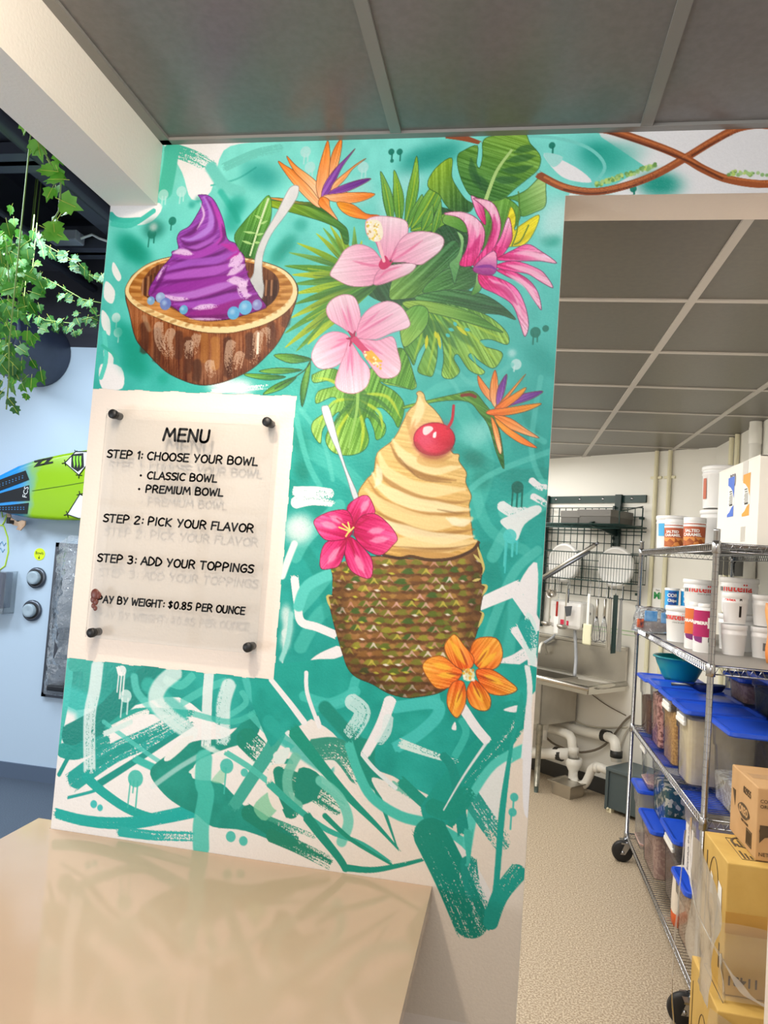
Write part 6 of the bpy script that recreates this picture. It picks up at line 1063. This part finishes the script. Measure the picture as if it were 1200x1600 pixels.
def clabel(y0, z0, m): 
    l = MB().box(-.0015, y0, z0, .0, y0+.095, z0+.185).build('label', mat('label_paper', (244, 244, 240), .5), t)
    MB().prism([(-.002, y0+.095, z0+.185), (-.002, y0+.095, z0+.15), (-.002, y0+.06, z0+.14), (-.002, y0+.025, z0+.12), (-.002, y0, z0+.085), (-.002, y0, z0+.185)], (-.0006, 0, 0)).prism([(-.002, y0+.095, z0), (-.002, y0+.095, z0+.012), (-.002, y0+.06, z0+.022), (-.002, y0+.03, z0+.042), (-.002, y0, z0+.05), (-.002, y0, z0)], (-.0006, 0, 0)).build('colour_swoosh', m, l)
    mb = MB(); mb.box(-.0027, y0+.035, z0+.115, -.002, y0+.07, z0+.120).box(-.0027, y0+.03, z0+.105, -.002, y0+.065, z0+.109)
    for i in range(9): mb.box(-.0025, y0+.02, z0+.058+i*.005, -.002, y0+.075-.005*(i % 3), z0+.06+i*.005)
    for i in range(7): mb.box(-.0027, y0+.02+i*.007, z0+.05, -.002, y0+.023+i*.007, z0+.057)
    mb.build('small_print', M_pk, l)
clabel(.34, .14, mat('blue_swoosh', (58, 108, 214), .5)); clabel(.115, .13, mat('orange_swoosh', (240, 160, 40), .5))
text('handwriting', 'P50', .085, mat('pencil', (120, 116, 126), .7), t, (-.002, .37, .335-.03), AISLE, xs=.7)
M_tape = mat('clear_tape', (206, 202, 194), .3); MB().box(-.0015, .155, .29, 0, .225, .374).box(-.0015, .16, .02, 0, .22, .085).build('tape', M_tape, t)
def nut(label, x, y, z, r, h, a, big=1.):
    t = bucket(label, x, y, z, r, h, 'spread_tub', 1.06, .86, 'white spread tubs on the rack')
    o = ctext(t, 'nutella', r*.985, h*.70, a, r*.62*big, M_red, .001); ctext(t, 'n', r*.986, h*.70, a-r*1.06*big/r*.98, r*.62*big, M_pk, .0012, 'first_letter'); ctext(t, 'crema da spalmare', r*.97, h*.55, a+.2, .010, M_pk, 0, 'small_print'); return t
nut('white spread tub with red lettering at the front of the second shelf', .875, 3.96, S2, .075, .185, VA+.0)
nut('spread tub stacked highest behind the chrome post on second shelf', 1.09, 3.77, S2+.176, .085, .175, VA+.1); bucket('white tub below the highest spread tub on the second shelf', 1.09, 3.77, S2, .085, .175, 'spread_tub', 1.05, .9, 'white spread tubs on the rack')
nut('spread tub with lettering cut by the post behind the raspberry jar', 1.00, 4.12, S2+.156, .085, .17, VA+.35); bucket('white tub at the back under the lettering cut by the post', 1.00, 4.12, S2, .085, .155, 'spread_tub', 1.05, .9, 'white spread tubs on the rack')
tt = [('upper small white tub just beyond the chrome post', 1.005, 3.52, S2+.141), ('lower small white tub just beyond the chrome post', 1.005, 3.52, S2), ('lower small white tub with grey barcode beside the orange pouch', 1.125, 3.50, S2), ('upper small white tub above the one with grey barcode', 1.125, 3.50, S2+.141)]
for lab, x, y, z in tt:
    t = bucket(lab, x, y, z, .054, .14, 'tub', 1.06, .84, 'small white tubs on the second shelf')
    if 'barcode' in lab and 'lower' in lab: wrap(t, .049, .035, .07, VA+.1, VA+.7, mat('grey_print', (120, 122, 124), .5), 'barcode', r1=.051)
    if lab.startswith('upper small white tub just'): wrap(t, .05, .03, .115, VA+.55, VA+.75, M_pk, 'barcode', r1=.053); ctext(t, 'CREMA', .052, .105, VA-.25, .016, M_red, .0006)
bucket('white tub with wide rim between the small tubs and carton', 1.255, 3.56, S2, .06, .27, 'tub', 1.06, .84, 'small white tubs on the second shelf')
M_rasp = mat('raspberry_label', (176, 24, 96), .45); M_fruit = mat('fruit_pictures', (236, 226, 230), .5, c2=(120, 40, 110), scale=22, vor=True, ramp=(.5, .56)); 
def tall(label, x, y, r, h, band, word):
    t = thing('sauce_jar', label, 'jar', LK(x, y, S2)); MB().lathe([(r*.94, 0), (r, .006), (r, h*.88), (r*.86, h*.91), (r*.6, h*.925), (r*.6, h*.94)], (0, 0, 0), 32).build('body', M_tub, t); MB().lathe([(r*.64, h*.93), (r*.66, h*.94), (r*.66, h*.99), (r*.6, h), (.001, h)], (0, 0, 0), 28, capb=False).build('cap', M_tub, t)
    wrap(t, r, h*.32, h*.86, VA-1.7, VA+1.7, band, n=24); ctext(t, word, r, h*.60, VA-.3, .02, M_lp, .001, 'writing'); wrap(t, r, h*.18, h*.32, VA-.9, VA+.1, M_fruit, 'fruit_picture', n=10); wrap(t, r+.001, h*.5, h*.72, VA+.55, VA+1.1, M_lp, 'white_panel'); wrap(t, r+.001, h*.22, h*.31, VA+.65, VA+1.0, M_pk, 'barcode')
tall('white jar with raspberry pink label on the second shelf', .878, 3.52, .046, .225, M_rasp, 'RASPBERRY')
tall('white jar with orange label half hidden behind the raspberry jar', .868, 3.64, .046, .225, mat('orange_label', (214, 110, 50), .45), 'CARAMEL')
for x, y, lab in ((.925, 4.44, 'bright blue carton cup farther from the post behind the front tub'), (1.01, 4.43, 'bright blue carton cup nearer the post behind the front tub')):
    t = thing('carton_cup', lab, 'carton', LK(x, y, S2), 0, 'blue cartons on the second shelf'); MB().lathe([(.034, 0), (.040, .26)], (0, 0, 0), 24).build('cup', mat('bright_blue_print', (40, 160, 226), .4), t); MB().lathe([(.042, .255), (.042, .268), (.001, .268)], (0, 0, 0), 24, capb=False).build('rim', M_tub, t); wrap(t, .0375, .165, .25, VA-.2, VA+1.0, mat('navy_print', (30, 84, 170), .45), r1=.0395); ctext(t, 'COR', .039, .225, VA+.35, .026, M_lp, .001, 'writing'); ctext(t, 'Chips', .038, .195, VA+.35, .022, M_lp, .001, 'writing')
t = thing('pouch', 'orange and cream printed pouch standing on the second shelf', 'pouch', LK(1.14, 3.24, S2), -.25)
mb = MB(); vs = []
for j in range(9):
    for i in range(9):
        u, v = i/8, j/8; th = .045*(1-v)**.6*math.sin(math.pi*min(max(u, 0), 1))+.002; vs.append(((u-.5)*(.17+.01*math.sin(v*9))-.01*v, -th, .003+v*.255))
k = len(vs); vs += [(x, -y*.9+.001, z) for x, y, z in vs]; fs = [(j*9+i, j*9+i+1, (j+1)*9+i+1, (j+1)*9+i) for j in range(8) for i in range(8)]; fs = fs+[tuple(k+q for q in f[::-1]) for f in fs]
ed = [i for i in range(9)]+[j*9+8 for j in range(1, 9)]+[72+i for i in range(7, -1, -1)]+[j*9 for j in range(7, 0, -1)]; fs += [(a, k+a, k+b_, b_) for a, b_ in zip(ed, ed[1:]+ed[:1])]
mb.add(vs, fs, True); mb.build('pouch_body', mat('orange_pouch', (226, 130, 60), .35, c2=(236, 176, 110), scale=9), t)
fr = lambda u, v, e=.002: ((u-.5)*(.17+.01*math.sin(v*9))-.01*v, -.045*(1-v)**.6*math.sin(math.pi*u)-e-.002, .003+v*.255)
def fpatch(nm, u0, v0, u1, v1, m, e): mb = MB(); mb.add([fr(u0+(u1-u0)*i/6, v0+(v1-v0)*j/6, e) for j in range(7) for i in range(7)], [(j*7+i, j*7+i+1, (j+1)*7+i+1, (j+1)*7+i) for j in range(6) for i in range(6)], True); return mb.build(nm, m, t)
fpatch('cream_panel', .16, .22, .97, .82, mat('cream_print', (232, 214, 186), .4, c2=(226, 196, 150), scale=14), .002); mb = MB()
for i in range(7): v = .34+.06*i; mb.add([fr(u, v+dv, .0035) for dv in (0, .022) for u in (.28, .4, .52, .64)], [(0, 1, 5, 4), (1, 2, 6, 5), (2, 3, 7, 6)])
mb.build('small_print', mat('brown_print', (130, 104, 90), .5), t); fpatch('cookie_picture', .06, .25, .16, .5, mat('cookie_print', (176, 110, 60), .5, c2=(230, 190, 130), scale=40), .003)
q = at_x(1006, 988, .83); t = thing('snack_bag', 'clear bag with blue print and brown filling at the far end of second shelf', 'bag', LK(.825, 4.36, S2), math.pi/2)
mb = MB(); mb._ball((.0, .0, .045), .07, .8, 1.6, .6, 10); mb.build('filling', mat('brown_filling', (168, 126, 104), .5, c2=(140, 96, 80), scale=40), t)
mb = MB(); vs = []; rn = random.Random(2)
for j in range(9):
    for i in range(24): a = 6.283*i/24; v = j/8; s = (1-.75*v**3); vs.append(((.066*math.cos(a)*s-.002)*(1+.12*rn.uniform(-1, 1)), .128*math.sin(a)*(1-.12*v)*(1+.05*rn.uniform(-1, 1)), .002+.15*v+.006*rn.uniform(-1, 1)))
mb.add(vs, [(j*24+i, j*24+(i+1) % 24, (j+1)*24+(i+1) % 24, (j+1)*24+i) for j in range(8) for i in range(24)], True); mb.build('film', clear('bag_film', (214, 224, 234), .25, .1, .8, wave=30), t)
mb = MB()
for y0, z0, y1, z1 in ((-.10, .065, -.02, .125), (.0, .07, .07, .13)): mb.box(-.066, y0, z0, -.058, y1, z1, .003)
mb.build('blue_print', mat('blue_bag_print', (70, 140, 206), .4, c2=(120, 170, 220), scale=30), t); MB().box(-.068, .075, .03, -.056, .11, .08, .003).build('orange_print', mat('orange_bag_print', (230, 110, 60), .4, c2=(60, 40, 60), scale=40), t)
# ---------------------------------------------------------------- cartons stacked on the floor in front of the rack
M_kraft = mat('yellow_kraft_board', (212, 176, 96), .6, c2=(204, 166, 86), scale=10, bump=.1, bscale=300); M_kraft2 = mat('brown_kraft_board', (204, 164, 116), .6, c2=(196, 154, 106), scale=10); M_kprint = mat('carton_print', (84, 66, 42), .6)
def carton(label, x, y, z, w_, d_, h, m, rot=0):
    t = thing('cardboard_box', label, 'box', (x, y, z), rot); MB().box(0, 0, 0, w_, d_, h, .004).build('box_body', m, t); return t
t = carton('yellow cardboard box lying lowest on the floor below the stacked box', .745, 2.60, 0, .5, .34, .40, M_kraft); 
MB().tube([(-.001, .02, .03), (-.001, .02, .33)], .0012, 4).tube([(-.001, .30, .03), (-.001, .30, .33)], .0012, 4).tube([(-.001, .16+.05*math.cos(a), .2+.09*math.sin(a)) for a in [6.283*i/20 for i in range(20)]], .0014, 4, closed=True).tube([(.03, .05, .4005), (.03, .29, .4005), (.07, .29, .4005)], .0014, 4).build('printing', M_kprint, t)
t = carton('tall yellow cardboard box with white torn labels wrapped in film', .785, 2.70, .402, .46, .30, .43, M_kraft)
mb = MB().tube([(-.001, .15+.06*math.cos(a), .27+.12*math.sin(a)) for a in [6.283*i/24 for i in range(24)]], .0014, 4, closed=True).box(-.0012, .24, .1, 0, .25, .38).box(-.0012, .05, .06, 0, .06, .14); 
for i in range(26): mb.box(.07+.012*(i % 13), .06+.11*(i//13), .4298, .077+.012*(i % 13), .13+.11*(i//13)-.02*(i % 3), .4308)
mb.tube([(.06, .05, .4308), (.235, .05, .4308), (.235, .25, .4308), (.06, .25, .4308)], .0014, 4, closed=True).lathe([(.06, .4302), (.061, .4312), (.052, .4312), (.051, .4302)], (.13, .215, 0), 24, capb=False); mb.build('printing', M_kprint, t)
MB().prism([(-.0015, .045, .24), (-.0015, .095, .26), (-.0015, .09, .335), (-.0015, .05, .325)], (-.0006, 0, 0)).prism([(-.0015, .155, .26), (-.0015, .195, .25), (-.0015, .185, .33), (-.0015, .16, .32)], (-.0006, 0, 0)).build('torn_label', mat('white_paper', (246, 246, 244), .6), t)
MB().box(.0, -.0012, .20, .46, 0, .27).build('tape', mat('brown_tape', (196, 150, 70), .25), t); text('lettering', '11431', .042, M_kprint, t, (.062, -.0016, .05), (math.pi/2, math.pi, 0), bold=.001)
pC = at_z(1180, 1345, .833); t = carton('brown cardboard box with black biscuit logo on top of the yellow boxes', pC.x, pC.y, .834, .36, .30, .245, M_kraft2); hC = .245
a = lambda y, z: (-.0012, y, z)
MB().prism([a(.24, .11), a(.24, .165), a(.275, .165)], (-.0006, 0, 0)).box(-.0015, .045, .02, 0, .05, .075).box(-.0015, .10, .02, 0, .105, .075).box(-.0015, .05, .02, 0, .1, .024).box(-.0015, .05, .071, 0, .1, .075).build('printing', M_kprint, t)
mb = MB()
for i in range(7): mb.box(-.0015, .056+.006*i, .026, 0, .059+.006*i, .069)
mb.build('barcode', M_kprint, t)
l = MB().prism([a(.14+.062*math.cos(q)*(1+.08*math.cos(4*q)), .12+.026*math.sin(q)) for q in [6.283*i/24 for i in range(24)]][::-1], (-.0006, 0, 0)).build('logo_plate', M_kprint, t); text('logo', 'OREO', .036, M_kraft2, t, (-.0024, .14, .12), AISLE, bold=.0015)
text('lettering', '02955', .034, M_kprint, t, (-.0014, .11, .195), AISLE, bold=.0005); text('lettering', 'MINI COOKIES', .012, M_kprint, t, (-.0014, .125, .085), AISLE)
text('lettering', 'CONTENTS', .016, M_kprint, t, (.008, -.0014, .20), FRONT, 'LEFT'); text('lettering', 'ORIGINAL', .016, M_kprint, t, (.008, -.0014, .182), FRONT, 'LEFT'); text('lettering', 'NET WT', .018, M_kprint, t, (.008, -.0014, .022), FRONT, 'LEFT'); MB().prism([(.01, -.0012, .06), (.06, -.0012, .12), (.01, -.0012, .12)], (0, -.0006, 0)).lathe([(.001, -.002), (.02, -.002)], (.028, 0, .10), 16, 'y', capb=False).build('emblem', M_kprint, t)
MB().tube([(.006, .29, .2455), (.35, .29, .2455)], .0012, 4).box(.02, .12, .2448, .34, .18, .2458).box(.14, -.0012, .17, .20, .0, .2452).build('tape', mat('clear_brown_tape', (198, 160, 112), .3), t)
# stretch film
t = thing('stretch_film', 'loose clear plastic film hanging round the stacked cardboard boxes', 'plastic film', (.74, 2.58, 0)); M_film = clear('stretch_film', (234, 230, 224), .15, .2, .4)
def sheet(g, nu, nv):
    mb = MB(); mb.add([g(i/nu, j/nv) for j in range(nv+1) for i in range(nu+1)], [(j*(nu+1)+i, j*(nu+1)+i+1, (j+1)*(nu+1)+i+1, (j+1)*(nu+1)+i) for j in range(nv) for i in range(nu)], True); return mb
rip = lambda u, v, k: .006*math.sin(9*u+5*v+k)+.004*math.sin(11*v-7*u+2*k)+.0015*math.sin(40*u+23*v)
mb = sheet(lambda u, v: (.02+.56*u, .095+rip(u, v, 0)-.025*(1-v), .41+(.24-.16*u+.03*math.sin(5*u))*v), 30, 14); mb.build('front_sheet', M_film, t)
mb = sheet(lambda u, v: (.022+rip(u, v, 2)-.03*(1-v)*(1-u), .095+.40*u, .36+(.47+.06*math.sin(4*u))*v*(.62+.38*u)), 22, 18); mb.build('side_sheet', M_film, t)
mb = sheet(lambda u, v: (-.02+.5*u+rip(u, v, 1), -.035+.05*v+rip(u, v, 5), .405*v*(1-.25*u)+.03*math.sin(3+7*u)*v), 26, 14); mb.build('bottom_sheet', M_film, t)
def ribbon(path, w_, tw):
    P_ = [Vector(p) for p in path]; vs = []; n = 40
    for i in range(n+1):
        f = i/n*(len(P_)-1); k = min(int(f), len(P_)-2); A, B_, C, D = P_[max(k-1, 0)], P_[k], P_[k+1], P_[min(k+2, len(P_)-1)]; g = f-k
        p = .5*((2*B_)+(C-A)*g+(2*A-5*B_+4*C-D)*g*g+(3*B_-A-3*C+D)*g**3); a_ = tw*i/n; ww = w_*(.6+.4*math.sin(i*.9))
        for j in (-1, -.3, .3, 1): vs.append(p+Vector((math.cos(a_)*.5, math.cos(a_)*.5, math.sin(a_)))*ww*j+Vector((-.006*abs(j), 0, 0)))
    return MB().add(vs, [(i*4+j, i*4+j+1, i*4+j+5, i*4+j+4) for i in range(n) for j in range(3)], True)
M_edge = clear('film_edge', (240, 236, 230), .34, .15, .5)
ribbon([(.012, .47, .86), (-.006, .38, .70), (-.004, .26, .60), (.03, .10, .54), (.12, .055, .44), (.28, .045, .40)], .016, 5).build('film_edge', M_edge, t)
ribbon([(.0, .50, .80), (-.03, .44, .5), (-.045, .40, .26), (-.03, .36, .06)], .011, 7).build('film_edge', M_edge, t)
ribbon([(.03, .085, .55), (.06, .07, .30), (.10, .03, .12), (.2, .0, .05)], .014, 4).build('film_edge', M_edge, t)
